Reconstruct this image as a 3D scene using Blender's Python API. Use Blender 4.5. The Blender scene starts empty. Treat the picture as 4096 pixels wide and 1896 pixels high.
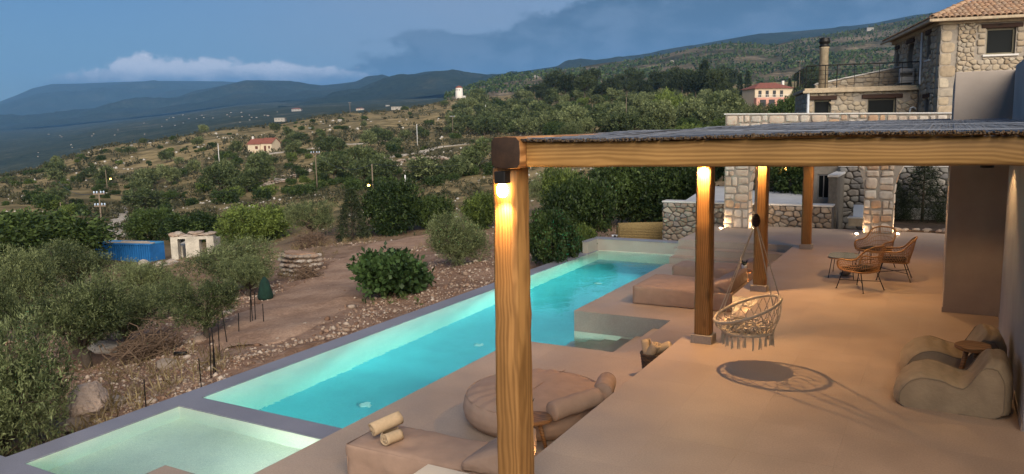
import bpy, bmesh, math, random
import numpy as np
from mathutils import Vector, Matrix
random.seed(7); RNG = np.random.default_rng(7)
S = bpy.context.scene
COL = S.collection
rad = math.radians

# ------------------------------------------------------------------ camera
CH = 3.3                                            # eye height above the upper terrace (z = 0)
YAW, PIT, ROL = rad(29.254), rad(7.875), rad(-1.226)
FWD = np.array([-math.sin(YAW)*math.cos(PIT), math.cos(YAW)*math.cos(PIT), -math.sin(PIT)])
_r = np.array([math.cos(YAW), math.sin(YAW), 0.0]); _u = np.cross(_r, FWD)
RGT = math.cos(ROL)*_r + math.sin(ROL)*_u
UPV = -math.sin(ROL)*_r + math.cos(ROL)*_u
EYE = np.array([0, 0, CH])
cam = bpy.data.cameras.new('camera'); cam_ob = bpy.data.objects.new('camera', cam); COL.objects.link(cam_ob)
cam.sensor_width = 36; cam.lens = 36*3093.2/4096; cam.clip_start = 0.1; cam.clip_end = 60000
m = Matrix(((RGT[0], UPV[0], -FWD[0], 0), (RGT[1], UPV[1], -FWD[1], 0), (RGT[2], UPV[2], -FWD[2], CH), (0, 0, 0, 1)))
cam_ob.matrix_world = m
S.camera = cam_ob

# ------------------------------------------------------------------ sky, sun, exposure
SUN_EL, SUN_AZ = rad(24), rad(138)                  # soft evening light from behind the camera, house side; azimuth from +Y, clockwise
world = bpy.data.worlds.new('World'); S.world = world; world.use_nodes = True
WN = world.node_tree; WN.nodes.clear()
def wn(t, **k):
    n = WN.nodes.new(t)
    for a, b in k.items(): setattr(n, a, b)
    return n
def wmath(op, a, b=None, c=None, clamp=False):
    n = wn('ShaderNodeMath', operation=op); n.use_clamp = clamp
    for i, v in enumerate((a, b, c)):
        if v is None: continue
        if isinstance(v, (int, float)): n.inputs[i].default_value = v
        else: WN.links.new(v, n.inputs[i])
    return n.outputs[0]
def wmix(f, a, b):
    n = wn('ShaderNodeMix', data_type='RGBA')
    for i, v in ((0, f), (6, a), (7, b)):
        if isinstance(v, (int, float)): n.inputs[i].default_value = v
        elif isinstance(v, tuple): n.inputs[i].default_value = (*v, 1)
        else: WN.links.new(v, n.inputs[i])
    return n.outputs[2]
def wramp(x, a, b):                                 # smooth 0..1 between a and b
    n = wn('ShaderNodeMapRange', interpolation_type='SMOOTHSTEP')
    n.inputs[1].default_value = a; n.inputs[2].default_value = b
    WN.links.new(x, n.inputs[0]); return n.outputs[0]
def wcurve(x, pts, x0, x1):                         # piecewise curve over an angle
    mr = wn('ShaderNodeMapRange'); mr.inputs[1].default_value = x0; mr.inputs[2].default_value = x1
    WN.links.new(x, mr.inputs[0])
    ys = [p[1] for p in pts]; lo, hi = min(ys), max(ys)
    f = wn('ShaderNodeFloatCurve'); c = f.mapping.curves[0]
    q = [((a-x0)/(x1-x0), (b-lo)/(hi-lo+1e-9)) for a, b in pts]
    c.points[0].location = q[0]; c.points[1].location = q[-1]
    for p in q[1:-1]: c.points.new(*p)
    f.mapping.update(); WN.links.new(mr.outputs[0], f.inputs[1])
    return wmath('MULTIPLY_ADD', f.outputs[0], hi-lo, lo)
sky = wn('ShaderNodeTexSky', sky_type='NISHITA', sun_disc=False, sun_elevation=SUN_EL, sun_rotation=SUN_AZ,
         altitude=300, air_density=1.3, dust_density=0.6, ozone_density=3.0)
geo = wn('ShaderNodeTexCoord'); sep = wn('ShaderNodeSeparateXYZ'); WN.links.new(geo.outputs['Generated'], sep.inputs[0])
az = wmath('MULTIPLY', wmath('ARCTAN2', sep.outputs[0], sep.outputs[1]), 180/math.pi)     # degrees from +Y, clockwise
el = wmath('MULTIPLY', wmath('ARCSINE', sep.outputs[2]), 180/math.pi)
def wnoise(scale, detail=6, rough=.55, stretch=3.0, off=0):
    mp = wn('ShaderNodeMapping'); mp.inputs['Scale'].default_value = (1, 1, stretch); mp.inputs['Location'].default_value = (off, off*.7, 0)
    WN.links.new(geo.outputs['Generated'], mp.inputs[0])
    n = wn('ShaderNodeTexNoise'); n.inputs['Scale'].default_value = scale; n.inputs['Detail'].default_value = detail
    n.inputs['Roughness'].default_value = rough; WN.links.new(mp.outputs[0], n.inputs['Vector'])
    return n.outputs['Fac']
nA, nB, nC = wnoise(9, 8, .58, 2.6), wnoise(26, 6, .55, 1.6, 3.1), wnoise(4, 5, .5, 4, 8.2)
# cool dusk tint of the clear sky (brighter and paler towards the middle of the view's azimuth, as twilight is)
tint = wn('ShaderNodeMix', data_type='RGBA', blend_type='MULTIPLY'); tint.inputs[0].default_value = 1.0
WN.links.new(sky.outputs[0], tint.inputs[6]); tint.inputs[7].default_value = (0.32, 0.44, 0.64, 1)
skyc = tint.outputs[2]
# thin pale veil high in the sky behind the dark bank
veil = wmath('MULTIPLY', wramp(az, -60, -30), wramp(az, 80, 20))
veil = wmath('MULTIPLY', veil, wmath('MULTIPLY', wramp(el, 0, 5), wmath('ADD', wmath('MULTIPLY', nC, .6), .35)), clamp=True)
skyc = wmix(veil, skyc, (3.0, 3.35, 4.3))
# bank of dark stratus lying over the ridge
U = wcurve(az, [(-60, -6), (-46, 3.0), (-42, 5.2), (-38, 6.2), (-34, 7.0), (-31, 7.2), (-28.5, 8.2), (-25, 9.6), (-20, 12), (-10, 15), (5, 20), (40, 24), (80, 18), (110, -6), (180, -6)], -60, 180)
edge = wmath('ADD', wmath('MULTIPLY', wmath('SUBTRACT', nA, .5), 6.0), wmath('MULTIPLY', wmath('SUBTRACT', nB, .5), 4.2))
dk = wramp(wmath('SUBTRACT', wmath('ADD', U, edge), el), -.2, .9)
shade = wmath('ADD', wmath('MULTIPLY', nA, .55), wmath('MULTIPLY', nB, .55))
dkcol = wmix(wramp(shade, .46, .68), (0.36, 0.68, 1.15), (1.2, 1.65, 2.4))
skyc = wmix(wmath('MULTIPLY', dk, .93), skyc, dkcol)
# white cumulus resting on the far mountain
T = wcurve(az, [(-75, -3), (-62, 3.0), (-58.5, 4.0), (-56.5, 4.6), (-54.7, 5.2), (-52, 5.3), (-49.4, 5.15), (-45.5, 4.95), (-42, 4.85), (-39.5, 4.4), (-37, 3.5), (-33, -3)], -75, -33)
puff = wmath('ADD', wmath('MULTIPLY', wmath('SUBTRACT', nB, .5), 1.5), wmath('MULTIPLY', wmath('SUBTRACT', wnoise(70, 5, .6, 1.3, 5.5), .5), 1.1))
cu = wramp(wmath('SUBTRACT', wmath('ADD', T, puff), el), -.15, .25)
cu = wmath('MULTIPLY', cu, wmath('MULTIPLY', wramp(el, 2.6, 3.7), wramp(az, -63, -56.5)))
lit = wramp(wmath('ADD', el, wmath('MULTIPLY', puff, .7)), 3.5, 4.7)
cucol = wmix(lit, (1.2, 1.75, 2.7), (8.6, 8.4, 9.0))
skyc = wmix(wmath('MULTIPLY', cu, .97), skyc, cucol)

bg = wn('ShaderNodeBackground'); bg.inputs['Strength'].default_value = 0.066
WN.links.new(skyc, bg.inputs['Color'])
wo = wn('ShaderNodeOutputWorld'); WN.links.new(bg.outputs[0], wo.inputs['Surface'])

sun = bpy.data.lights.new('sun', 'SUN'); sun.energy = 4.6; sun.angle = rad(62); sun.color = (1.0, 0.88, 0.72)
sun_ob = bpy.data.objects.new('sun', sun); COL.objects.link(sun_ob)
_se = SUN_EL
sd = Vector((math.sin(SUN_AZ)*math.cos(_se), math.cos(SUN_AZ)*math.cos(_se), math.sin(_se)))
sun_ob.rotation_euler = sd.to_track_quat('Z', 'Y').to_euler()

S.view_settings.view_transform = 'Standard'; S.view_settings.look = 'None'
S.view_settings.exposure = 0.75; S.view_settings.gamma = 1.0; S.view_settings.use_curve_mapping = False
S.render.engine = 'CYCLES'
S.cycles.use_denoising = True; S.cycles.max_bounces = 8; S.cycles.diffuse_bounces = 3; S.cycles.glossy_bounces = 3
S.cycles.transmission_bounces = 6; S.cycles.transparent_max_bounces = 8; S.cycles.sample_clamp_indirect = 3.0
S.cycles.caustics_reflective = False; S.cycles.use_light_tree = True; S.cycles.volume_bounces = 0
# ------------------------------------------------------------------ helpers
KD = 4096/2575
def ray(x, y): return FWD + RGT*((x-2048)/3093.2) - UPV*((y-948)/3093.2)
def at(xd, yd, D):                                  # reading of the survey photo: column, row, distance -> point
    return EYE + D*ray(xd*KD, yd*KD)

def tag(o, label=None, cat=None, group=None, kind=None):
    if label: o['label'] = label
    if cat: o['category'] = cat
    if group: o['group'] = group
    if kind: o['kind'] = kind
    return o
def empty(name, loc=(0, 0, 0), rz=0.0, parent=None):
    o = bpy.data.objects.new(name, None); COL.objects.link(o); o.location = loc; o.rotation_euler = (0, 0, rz)
    o.empty_display_size = .1
    if parent: o.parent = parent
    return o
def link(name, me, parent=None, loc=None, rz=None, mat=None):
    o = bpy.data.objects.new(name, me); COL.objects.link(o)
    if parent: o.parent = parent
    if loc is not None: o.location = loc
    if rz is not None: o.rotation_euler = (0, 0, rz)
    return o
def copy_tree(o, parent=None):
    c = o.copy(); COL.objects.link(c)
    if parent: c.parent = parent
    for ch in o.children: copy_tree(ch, c)
    return c

class MB:
    """collects shapes; build() links them as one mesh object"""
    def __init__(s): s.v = []; s.f = []
    def add(s, vs, fs):
        b = len(s.v); s.v += [tuple(map(float, p)) for p in vs]; s.f += [tuple(i+b for i in f) for f in fs]; return s
    def box(s, x0, x1, y0, y1, z0, z1):
        return s.add([(x0,y0,z0),(x1,y0,z0),(x1,y1,z0),(x0,y1,z0),(x0,y0,z1),(x1,y0,z1),(x1,y1,z1),(x0,y1,z1)],
                     [(0,3,2,1),(4,5,6,7),(0,1,5,4),(1,2,6,5),(2,3,7,6),(3,0,4,7)])
    def prism(s, poly, z0, z1):                     # ccw polygon in xy
        n = len(poly)
        return s.add([(x,y,z0) for x,y in poly]+[(x,y,z1) for x,y in poly],
                     [tuple(range(n-1,-1,-1)), tuple(range(n,2*n))]+[(i,(i+1)%n,n+(i+1)%n,n+i) for i in range(n)])
    def tube(s, pts, r, n=6, closed=False, cap=True):
        P = [np.array(p, float) for p in pts]; m_ = len(P)
        rs = r if hasattr(r, '__len__') else [r]*m_
        vs = []; prev = None
        for i, p in enumerate(P):
            if closed: t = P[(i+1) % m_]-P[i-1]
            else: t = P[min(i+1, m_-1)]-P[max(i-1, 0)]
            L = np.linalg.norm(t); t = t/L if L > 1e-9 else np.array([0,0,1.])
            if prev is None:
                a = np.array([0,0,1.]) if abs(t[2]) < .9 else np.array([1.,0,0])
                u = np.cross(t, a)
            else: u = prev - t*(prev@t)
            u = u/(np.linalg.norm(u)+1e-12); prev = u; w = np.cross(t, u)
            for k in range(n):
                a = 2*math.pi*k/n; vs.append(p+rs[i]*(math.cos(a)*u+math.sin(a)*w))
        fs = []
        for i in range(m_ if closed else m_-1):
            j = (i+1) % m_
            for k in range(n): fs.append((i*n+k, i*n+(k+1)%n, j*n+(k+1)%n, j*n+k))
        if cap and not closed: fs += [tuple(range(n-1,-1,-1)), tuple((m_-1)*n+k for k in range(n))]
        return s.add(vs, fs)
    def lathe(s, prof, n=20, c=(0,0,0)):
        vs = []; fs = []
        for r, z in prof:
            for k in range(n): a = 2*math.pi*k/n; vs.append((c[0]+r*math.cos(a), c[1]+r*math.sin(a), c[2]+z))
        for i in range(len(prof)-1):
            for k in range(n): fs.append((i*n+k, i*n+(k+1)%n, (i+1)*n+(k+1)%n, (i+1)*n+k))
        fs += [tuple(range(n-1,-1,-1)), tuple((len(prof)-1)*n+k for k in range(n))]
        return s.add(vs, fs)
    def mesh(s, name, mat, smooth=False):
        me = bpy.data.meshes.new(name); me.from_pydata(s.v, [], s.f); me.update()
        if mat: me.materials.append(mat)
        if smooth: me.polygons.foreach_set('use_smooth', [True]*len(me.polygons))
        return me
    def build(s, name, mat, parent=None, smooth=False, loc=None, bevel=0, rz=None):
        o = link(name, s.mesh(name, mat, smooth), parent, loc, rz)
        if bevel:
            b = o.modifiers.new('b', 'BEVEL'); b.width = bevel; b.segments = 2; b.limit_method = 'ANGLE'; b.angle_limit = rad(40)
        return o
def fast_mesh(name, V, F, mat, smooth=False, shade=None):   # numpy arrays; F is (n,3) or (n,4)
    me = bpy.data.meshes.new(name); V = np.asarray(V, np.float32); F = np.asarray(F, np.int32); n, k = F.shape
    me.vertices.add(len(V)); me.vertices.foreach_set('co', V.ravel())
    me.loops.add(n*k); me.loops.foreach_set('vertex_index', F.ravel())
    me.polygons.add(n); me.polygons.foreach_set('loop_start', np.arange(0, n*k, k, dtype=np.int32))
    if smooth: me.polygons.foreach_set('use_smooth', np.ones(n, bool))
    if shade is not None:
        a = me.attributes.new('shade', 'FLOAT', 'POINT'); a.data.foreach_set('value', np.asarray(shade, np.float32))
    me.update(calc_edges=True); me.validate()
    if mat: me.materials.append(mat)
    return me

# value noise for shapes
def _h(i, j, k=0):
    n = (i*374761393 + j*668265263 + k*2147483647) & 0xffffffff
    n = ((n ^ (n >> 13))*1274126177) & 0xffffffff
    return ((n ^ (n >> 16)) & 0xffff)/65535.0
def vnoise(x, y, seed=0):
    x = np.asarray(x, float); y = np.asarray(y, float)
    i = np.floor(x).astype(np.int64); j = np.floor(y).astype(np.int64); fx = x-i; fy = y-j
    fx = fx*fx*(3-2*fx); fy = fy*fy*(3-2*fy)
    return (_h(i,j,seed)*(1-fx)+_h(i+1,j,seed)*fx)*(1-fy)+(_h(i,j+1,seed)*(1-fx)+_h(i+1,j+1,seed)*fx)*fy-.5
def fbm(x, y, oct=4, seed=0):
    s = 0; a = 1
    for o in range(oct): s = s+a*vnoise(x*2**o, y*2**o, seed+o); a *= .5
    return s

# ------------------------------------------------------------------ materials
class NT:
    def __init__(s, name):
        s.m = bpy.data.materials.new(name); s.m.use_nodes = True; s.t = s.m.node_tree; s.n = s.t.nodes; s.n.clear()
        s.out = s.n.new('ShaderNodeOutputMaterial')
    def new(s, t, **k):
        n = s.n.new(t)
        for a, b in k.items(): setattr(n, a, b)
        return n
    def put(s, sock, v):
        if v is None: return
        if isinstance(v, (int, float)): sock.default_value = v
        elif isinstance(v, tuple): sock.default_value = (*v, 1) if len(v) == 3 and sock.type == 'RGBA' else v
        else: s.t.links.new(v, sock)
    def noise(s, scale, detail=4, rough=.55, coord='Object', stretch=None, dist=0):
        v = s.new('ShaderNodeNewGeometry').outputs['Position'] if coord == 'World' else s.new('ShaderNodeTexCoord').outputs[coord]
        if stretch:
            mp = s.new('ShaderNodeMapping'); mp.inputs['Scale'].default_value = stretch; s.put(mp.inputs[0], v); v = mp.outputs[0]
        n = s.new('ShaderNodeTexNoise'); s.put(n.inputs['Scale'], scale); s.put(n.inputs['Detail'], detail); s.put(n.inputs['Roughness'], rough)
        s.put(n.inputs['Distortion'], dist); s.put(n.inputs['Vector'], v); return n.outputs['Fac']
    def ramp(s, f, *stops):
        r = s.new('ShaderNodeValToRGB'); e = r.color_ramp.elements
        while len(e) < len(stops): e.new(.5)
        for q, (p, c) in zip(e, stops): q.position = p; q.color = (*c, 1) if isinstance(c, tuple) else (c, c, c, 1)
        s.put(r.inputs[0], f); return r.outputs[0]
    def mix(s, f, a, b, mode='MIX'):
        n = s.new('ShaderNodeMix', data_type='RGBA', blend_type=mode)
        s.put(n.inputs[0], f); s.put(n.inputs[6], a); s.put(n.inputs[7], b); return n.outputs[2]
    def math(s, op, a, b=None, clamp=False):
        n = s.new('ShaderNodeMath', operation=op); n.use_clamp = clamp; s.put(n.inputs[0], a); s.put(n.inputs[1], b); return n.outputs[0]
    def bump(s, h, strength=.4, dist=.02):
        b = s.new('ShaderNodeBump'); s.put(b.inputs['Strength'], strength); s.put(b.inputs['Distance'], dist); s.put(b.inputs['Height'], h); return b.outputs[0]
    def rnd(s): return s.new('ShaderNodeObjectInfo').outputs['Random']
    def attr(s, name): return s.new('ShaderNodeAttribute', attribute_name=name).outputs['Fac']
    def bsdf(s, col, rough=.7, normal=None, metal=0.0, spec=.4, **k):
        b = s.new('ShaderNodeBsdfPrincipled'); s.put(b.inputs['Base Color'], col); s.put(b.inputs['Roughness'], rough)
        s.put(b.inputs['Metallic'], metal); s.put(b.inputs['Specular IOR Level'], spec)
        if normal is not None: s.put(b.inputs['Normal'], normal)
        for a, v in k.items(): s.put(b.inputs[a.replace('_', ' ')], v)
        s.put(s.out.inputs['Surface'], b.outputs[0]); return b
def plain(name, col, rough=.6, var=.12, scale=8, bump=.15, bd=.005, metal=0.0, spec=.4, coord='Object'):
    t = NT(name); n = t.noise(scale, 6, .6, coord); lo = tuple(c*(1-var) for c in col); hi = tuple(min(1, c*(1+var)) for c in col)
    c = t.ramp(n, (.3, lo), (.7, hi)); n2 = t.noise(scale*7, 4, .6, coord)
    t.bsdf(c, rough, t.bump(n2, bump, bd) if bump else None, metal, spec); return t.m
def emit(name, col, strength):
    t = NT(name); e = t.new('ShaderNodeEmission'); t.put(e.inputs[0], col); t.put(e.inputs[1], strength); t.put(t.out.inputs['Surface'], e.outputs[0]); return t.m
def stone_mat(name, cols, scale=6, rough=.85, bumpd=.015):
    t = NT(name); r = t.rnd(); k = len(cols); base = t.ramp(r, *[((i+.5)/k, c) for i, c in enumerate(cols)])
    ad = t.new('ShaderNodeVectorMath', operation='ADD'); c = t.new('ShaderNodeTexCoord'); t.put(ad.inputs[0], c.outputs['Object'])
    cm = t.new('ShaderNodeCombineXYZ'); t.put(cm.inputs[0], t.math('MULTIPLY', r, 37.0)); t.put(ad.inputs[1], cm.outputs[0])
    n = t.new('ShaderNodeTexNoise'); t.put(n.inputs['Scale'], scale); t.put(n.inputs['Detail'], 8.0); t.put(n.inputs['Roughness'], .65); t.put(n.inputs['Vector'], ad.outputs[0])
    f = n.outputs['Fac']
    col = t.mix(1.0, base, t.ramp(f, (.25, (.62, .58, .55)), (.5, (.95, .95, .95)), (.75, (1.18, 1.12, 1.06))), 'MULTIPLY')
    n2 = t.noise(scale*4, 6, .7)
    t.bsdf(col, rough, t.bump(t.math('ADD', f, t.math('MULTIPLY', n2, .5)), .7, bumpd)); return t.m
def wood_mat(name, dark, light, axis=2, scale=3.0, knots=True, rough=.55):
    """sawn softwood: long growth-ring lines, fine fibre, a few knots, paler sapwood patches"""
    t = NT(name); c = t.new('ShaderNodeTexCoord'); r0 = t.rnd()
    mp = t.new('ShaderNodeMapping'); sc = [1.0, 1.0, 1.0]; sc[axis] = .16; mp.inputs['Scale'].default_value = sc; t.put(mp.inputs[0], c.outputs['Object'])
    off = [.11, .07, .09]; off[axis] = 0; ad = t.new('ShaderNodeVectorMath', operation='ADD'); t.put(ad.inputs[0], mp.outputs[0]); ad.inputs[1].default_value = off
    sd = t.new('ShaderNodeVectorMath', operation='ADD'); cm = t.new('ShaderNodeCombineXYZ')
    for i in range(3): t.put(cm.inputs[i], t.math('MULTIPLY', r0, 17.0+9*i))
    t.put(sd.inputs[0], mp.outputs[0]); t.put(sd.inputs[1], cm.outputs[0])
    wob = t.new('ShaderNodeTexNoise'); t.put(wob.inputs['Scale'], 2.6); t.put(wob.inputs['Detail'], 3.0); t.put(wob.inputs['Vector'], sd.outputs[0])
    vo = t.new('ShaderNodeTexVoronoi'); mk = t.new('ShaderNodeMapping'); s2 = [3.0, 3.0, 3.0]; s2[axis] = 1.5; mk.inputs['Scale'].default_value = s2; ak = t.new('ShaderNodeVectorMath', operation='ADD')
    t.put(ak.inputs[0], c.outputs['Object']); t.put(ak.inputs[1], cm.outputs[0]); t.put(mk.inputs[0], ak.outputs[0]); t.put(vo.inputs['Scale'], .75); t.put(vo.inputs['Vector'], mk.outputs[0])
    m0 = [1.0, 1.0, 1.0]; m0[axis] = 0; ml = t.new('ShaderNodeVectorMath', operation='MULTIPLY'); t.put(ml.inputs[0], ad.outputs[0]); ml.inputs[1].default_value = m0
    ln = t.new('ShaderNodeVectorMath', operation='LENGTH'); t.put(ln.inputs[0], ml.outputs[0])
    kn = t.ramp(vo.outputs['Distance'], (.0, 1.0), (.30, 0.0))
    rr = t.math('ADD', ln.outputs['Value'], t.math('ADD', t.math('MULTIPLY', wob.outputs['Fac'], .22), t.math('MULTIPLY', kn, .035)))
    ring = t.math('ADD', t.math('MULTIPLY', t.math('SINE', t.math('MULTIPLY', rr, 230.0)), .5), .5)
    fm = t.new('ShaderNodeMapping'); s3 = [60.0, 60.0, 60.0]; s3[axis] = 1.6; fm.inputs['Scale'].default_value = s3; t.put(fm.inputs[0], c.outputs['Object'])
    fib = t.new('ShaderNodeTexNoise'); t.put(fib.inputs['Scale'], 1.0); t.put(fib.inputs['Detail'], 4.0); t.put(fib.inputs['Vector'], fm.outputs[0])
    g = t.math('ADD', t.math('MULTIPLY', ring, .34), t.math('ADD', t.math('MULTIPLY', fib.outputs['Fac'], .38), t.math('MULTIPLY', wob.outputs['Fac'], .28)))
    col = t.ramp(g, (.28, light), (.52, tuple((p+q)/2 for p, q in zip(dark, light))), (.80, dark))
    pw = t.new('ShaderNodeTexNoise'); t.put(pw.inputs['Scale'], 3.4); t.put(pw.inputs['Detail'], 2.0); t.put(pw.inputs['Distortion'], 1.0); t.put(pw.inputs['Vector'], sd.outputs[0])
    col = t.mix(t.ramp(pw.outputs['Fac'], (.60, 0.0), (.64, .6)), col, tuple(min(1, x*1.35) for x in light))
    if knots: col = t.mix(t.ramp(vo.outputs['Distance'], (.035, .85), (.075, .55), (.15, 0.0)), col, tuple(x*.25 for x in dark))
    b = t.noise(1.3, 4, .6); col = t.mix(1.0, col, t.ramp(b, (.3, (.80, .77, .72)), (.7, (1.1, 1.08, 1.05))), 'MULTIPLY')
    t.bsdf(col, rough, t.bump(g, .25, .004), spec=.3); return t.m
def leaf_mat(name, dark, light, trans=.25, rough=.55):
    t = NT(name); a = t.attr('shade'); n = t.noise(.45, 3, .6, 'World')
    f = t.math('ADD', t.math('MULTIPLY', a, .8), t.math('MULTIPLY', t.math('SUBTRACT', n, .5), .7))
    f = t.math('ADD', f, t.math('MULTIPLY', t.math('SUBTRACT', t.rnd(), .5), .35), True)
    col = t.ramp(f, (.1, dark), (.85, light))
    b = t.new('ShaderNodeBsdfPrincipled'); t.put(b.inputs['Base Color'], col); t.put(b.inputs['Roughness'], rough); t.put(b.inputs['Specular IOR Level'], .3)
    tr = t.new('ShaderNodeBsdfTranslucent'); t.put(tr.inputs[0], col); mx = t.new('ShaderNodeMixShader'); t.put(mx.inputs[0], trans)
    t.put(mx.inputs[1], b.outputs[0]); t.put(mx.inputs[2], tr.outputs[0]); t.put(t.out.inputs['Surface'], mx.outputs[0]); return t.m
M = {}
M['wood'] = wood_mat('pine_timber', (.20, .098, .030), (.385, .205, .070), 2)
M['wood_x'] = wood_mat('pine_timber_beam', (.21, .112, .034), (.39, .225, .078), 0)
M['wood_y'] = wood_mat('pine_timber_purlin', (.20, .085, .026), (.44, .22, .08), 1)
M['wood_end'] = plain('charred_end_grain', (.030, .015, .008), .8, .5, 9, .5)
M['old_wood'] = wood_mat('dark_old_lintel', (.018, .010, .008), (.06, .030, .020), 0, rough=.8)
M['table_wood'] = wood_mat('table_wood', (.12, .055, .022), (.30, .15, .06), 0)
def tile_mat(name, col, var=.07, rough=.55):
    t = NT(name); n = t.noise(2.1, 6, .6, 'World'); n2 = t.noise(55, 4, .7, 'World'); n3 = t.noise(.6, 3, .5, 'World')
    c = t.ramp(n, (.3, tuple(x*(1-var) for x in col)), (.7, tuple(x*(1+var) for x in col)))
    c = t.mix(1.0, c, t.ramp(n2, (.35, .88), (.65, 1.1)), 'MULTIPLY')
    c = t.mix(1.0, c, t.ramp(t.rnd(), (0, .965), (1, 1.035)), 'MULTIPLY')
    c = t.mix(1.0, c, t.ramp(n3, (.3, .86), (.7, 1.1)), 'MULTIPLY')
    r = t.ramp(n, (.3, rough-.1), (.7, rough+.1))
    t.bsdf(c, r, t.bump(n2, .12, .002), spec=.35); return t.m
M['tile'] = tile_mat('porcelain_tile', (.41, .31, .232))
M['grout'] = plain('tile_grout', (.16, .13, .11), .9, .1)
M['rim'] = tile_mat('pool_rim_stone', (.215, .215, .25))
M['deckface'] = tile_mat('deck_face_stone', (.36, .32, .27))
M['pool_floor'] = tile_mat('pool_floor_mosaic', (.12, .40, .45), .05, .5); M['pool'] = tile_mat('pool_lining', (.80, .76, .62), .04, .5)
M['plaster'] = plain('grey_plaster', (.35, .34, .33), .85, .13, 1.3, .3, .006)
M['plaster_b'] = plain('brown_plaster', (.36, .305, .26), .85, .13, 1.3, .3, .006)
M['fabric'] = plain('taupe_outdoor_fabric', (.36, .245, .18), .8, .09, 5, .5, .006, spec=.25)
M['canvas'] = plain('olive_canvas', (.33, .265, .18), .85, .16, 4.5, .6, .012, spec=.2)
M['towel'] = plain('cream_towel', (.52, .39, .25), .95, .08, 25, .8, .006, spec=.1)
M['rope'] = plain('cotton_rope', (.50, .42, .32), .9, .12, 60, .6, .003, spec=.15)
M['rattan'] = plain('rattan_cane', (.36, .195, .075), .5, .25, 20, .2, .002)
M['metal'] = plain('black_metal', (.018, .017, .016), .45, .2, 20, 0, metal=.4)
M['cush'] = plain('black_cushion', (.012, .011, .011), .9, .2, 20, .3)
M['white'] = plain('white_paint', (.75, .73, .68), .6, .06, 5, .1)
M['glass_dark'] = NT('window_glass').m
def _g():
    t = NT('dark_window_glass'); t.bsdf((.010, .012, .013), .25, spec=.03); return t.m
M['glass'] = _g()
M['reed'] = None

# ------------------------------------------------------------------ terrain
TAB = {   # column -> (distance, row) readings of the hillside
 0: [(9,1400),(13,1150),(18,960),(28,800),(42,690),(65,605),(100,550),(150,505),(230,470),(350,441),(500,452),(800,470)],
 300: [(9,1300),(14,1040),(18,930),(28,800),(42,705),(65,625),(90,590),(120,555),(170,500),(260,430),(380,363),(520,375),(800,385)],
 600: [(9,1120),(15.2,930),(20,815),(30,720),(45,645),(80,575),(120,505),(190,430),(280,377),(360,345),(430,322),(560,332),(800,340)],
 900: [(10,1020),(17.9,835),(22,765),(30,685),(36,642),(48,590),(85,520),(140,450),(210,388),(330,328),(480,287),(620,292),(800,300)],
 1200: [(12,930),(22.6,725),(30,650),(42,590),(65,535),(100,478),(150,420),(260,348),(360,300),(560,246),(700,244),(900,250)],
 1500: [(14,850),(24,690),(32,605),(55,520),(90,440),(150,372),(200,335),(270,292),(380,252),(560,228),(700,226),(900,228)],
 1800: [(14,850),(26,630),(35,560),(50,480),(75,420),(120,360),(190,320),(270,282),(400,247),(520,227),(700,219),(900,215)],
 2100: [(14,850),(26,630),(31,570),(36,415),(41,352),(75,338),(120,322),(190,303),(270,275),(400,240),(700,205),(900,195)],
 2600: [(14,850),(26,630),(31,570),(36,415),(41,345),(75,330),(120,315),(190,290),(270,258),(400,220),(700,180),(900,170)]}
_LR = np.linspace(math.log(7), math.log(900), 60); _cols = sorted(TAB); _AZ = []; _Z = []
for x in _cols:
    pts = np.array([at(x, y, D) for D, y in TAB[x]]); r = np.hypot(pts[:,0], pts[:,1])
    _AZ.append(np.degrees(np.arctan2(pts[-3,0], pts[-3,1]))); _Z.append(np.interp(_LR, np.log(r), pts[:,2]))
_AZ = np.array([-190., -100.]+_AZ+[60., 190.]); _Z = np.array([_Z[0]*.4-2, _Z[0]]+_Z+[_Z[-1], _Z[0]*.4-2])
def hgt(X, Y, detail=True):
    X = np.asarray(X, float); Y = np.asarray(Y, float); r = np.hypot(X, Y)+1e-6; a = np.degrees(np.arctan2(X, Y))
    u = np.clip((np.log(r)-_LR[0])/(_LR[1]-_LR[0]), 0, len(_LR)-1.001); iu = u.astype(int); fu = u-iu
    k = np.clip(np.searchsorted(_AZ, a)-1, 0, len(_AZ)-2); fa = np.clip((a-_AZ[k])/(_AZ[k+1]-_AZ[k]), 0, 1); fa = fa*fa*(3-2*fa)
    z = (_Z[k,iu]*(1-fu)+_Z[k,iu+1]*fu)*(1-fa)+(_Z[k+1,iu]*(1-fu)+_Z[k+1,iu+1]*fu)*fa
    if detail:
        z = z + np.clip(r/60, .25, 1.0)*.7*fbm(X*.11, Y*.11, 3, 3) + .22*fbm(X*.6, Y*.6, 3, 9)*np.clip(40/r, .2, 1)
        z = z + np.clip((r-60)/120, 0, 1)*1.6*fbm(X*.022, Y*.022, 3, 21)
    # cut flat under the pool, deck and terraces
    inside = np.minimum(np.minimum(X+11.4, 26.3-Y), 60-X); t = np.clip(inside/.25, 0, 1)
    z = z*(1-t)+np.minimum(z, -3.6)*t
    return z
def ground_at(xd, yd, d0=10.0, d1=900.0):
    d = ray(xd*KD, yd*KD); D = np.exp(np.linspace(math.log(d0), math.log(d1), 170)); P = EYE+D[:,None]*d
    below = P[:,2] < hgt(P[:,0], P[:,1]); i = np.argmax(below)
    if not below[i]: return ground_at(xd, yd+2, d0, d1) if yd < 700 else None
    a, b = D[max(i-1,0)], D[i]
    for _ in range(12):
        c = (a+b)/2; p = EYE+c*d
        if p[2] < hgt(p[0], p[1]): b = c
        else: a = c
    p = EYE+b*d; return np.array([p[0], p[1], float(hgt(p[0], p[1]))]), b
def polar(az_list, r_list):
    A = np.radians(az_list); R = np.asarray(r_list); X = np.outer(np.sin(A), R); Y = np.outer(np.cos(A), R); return X, Y
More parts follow.
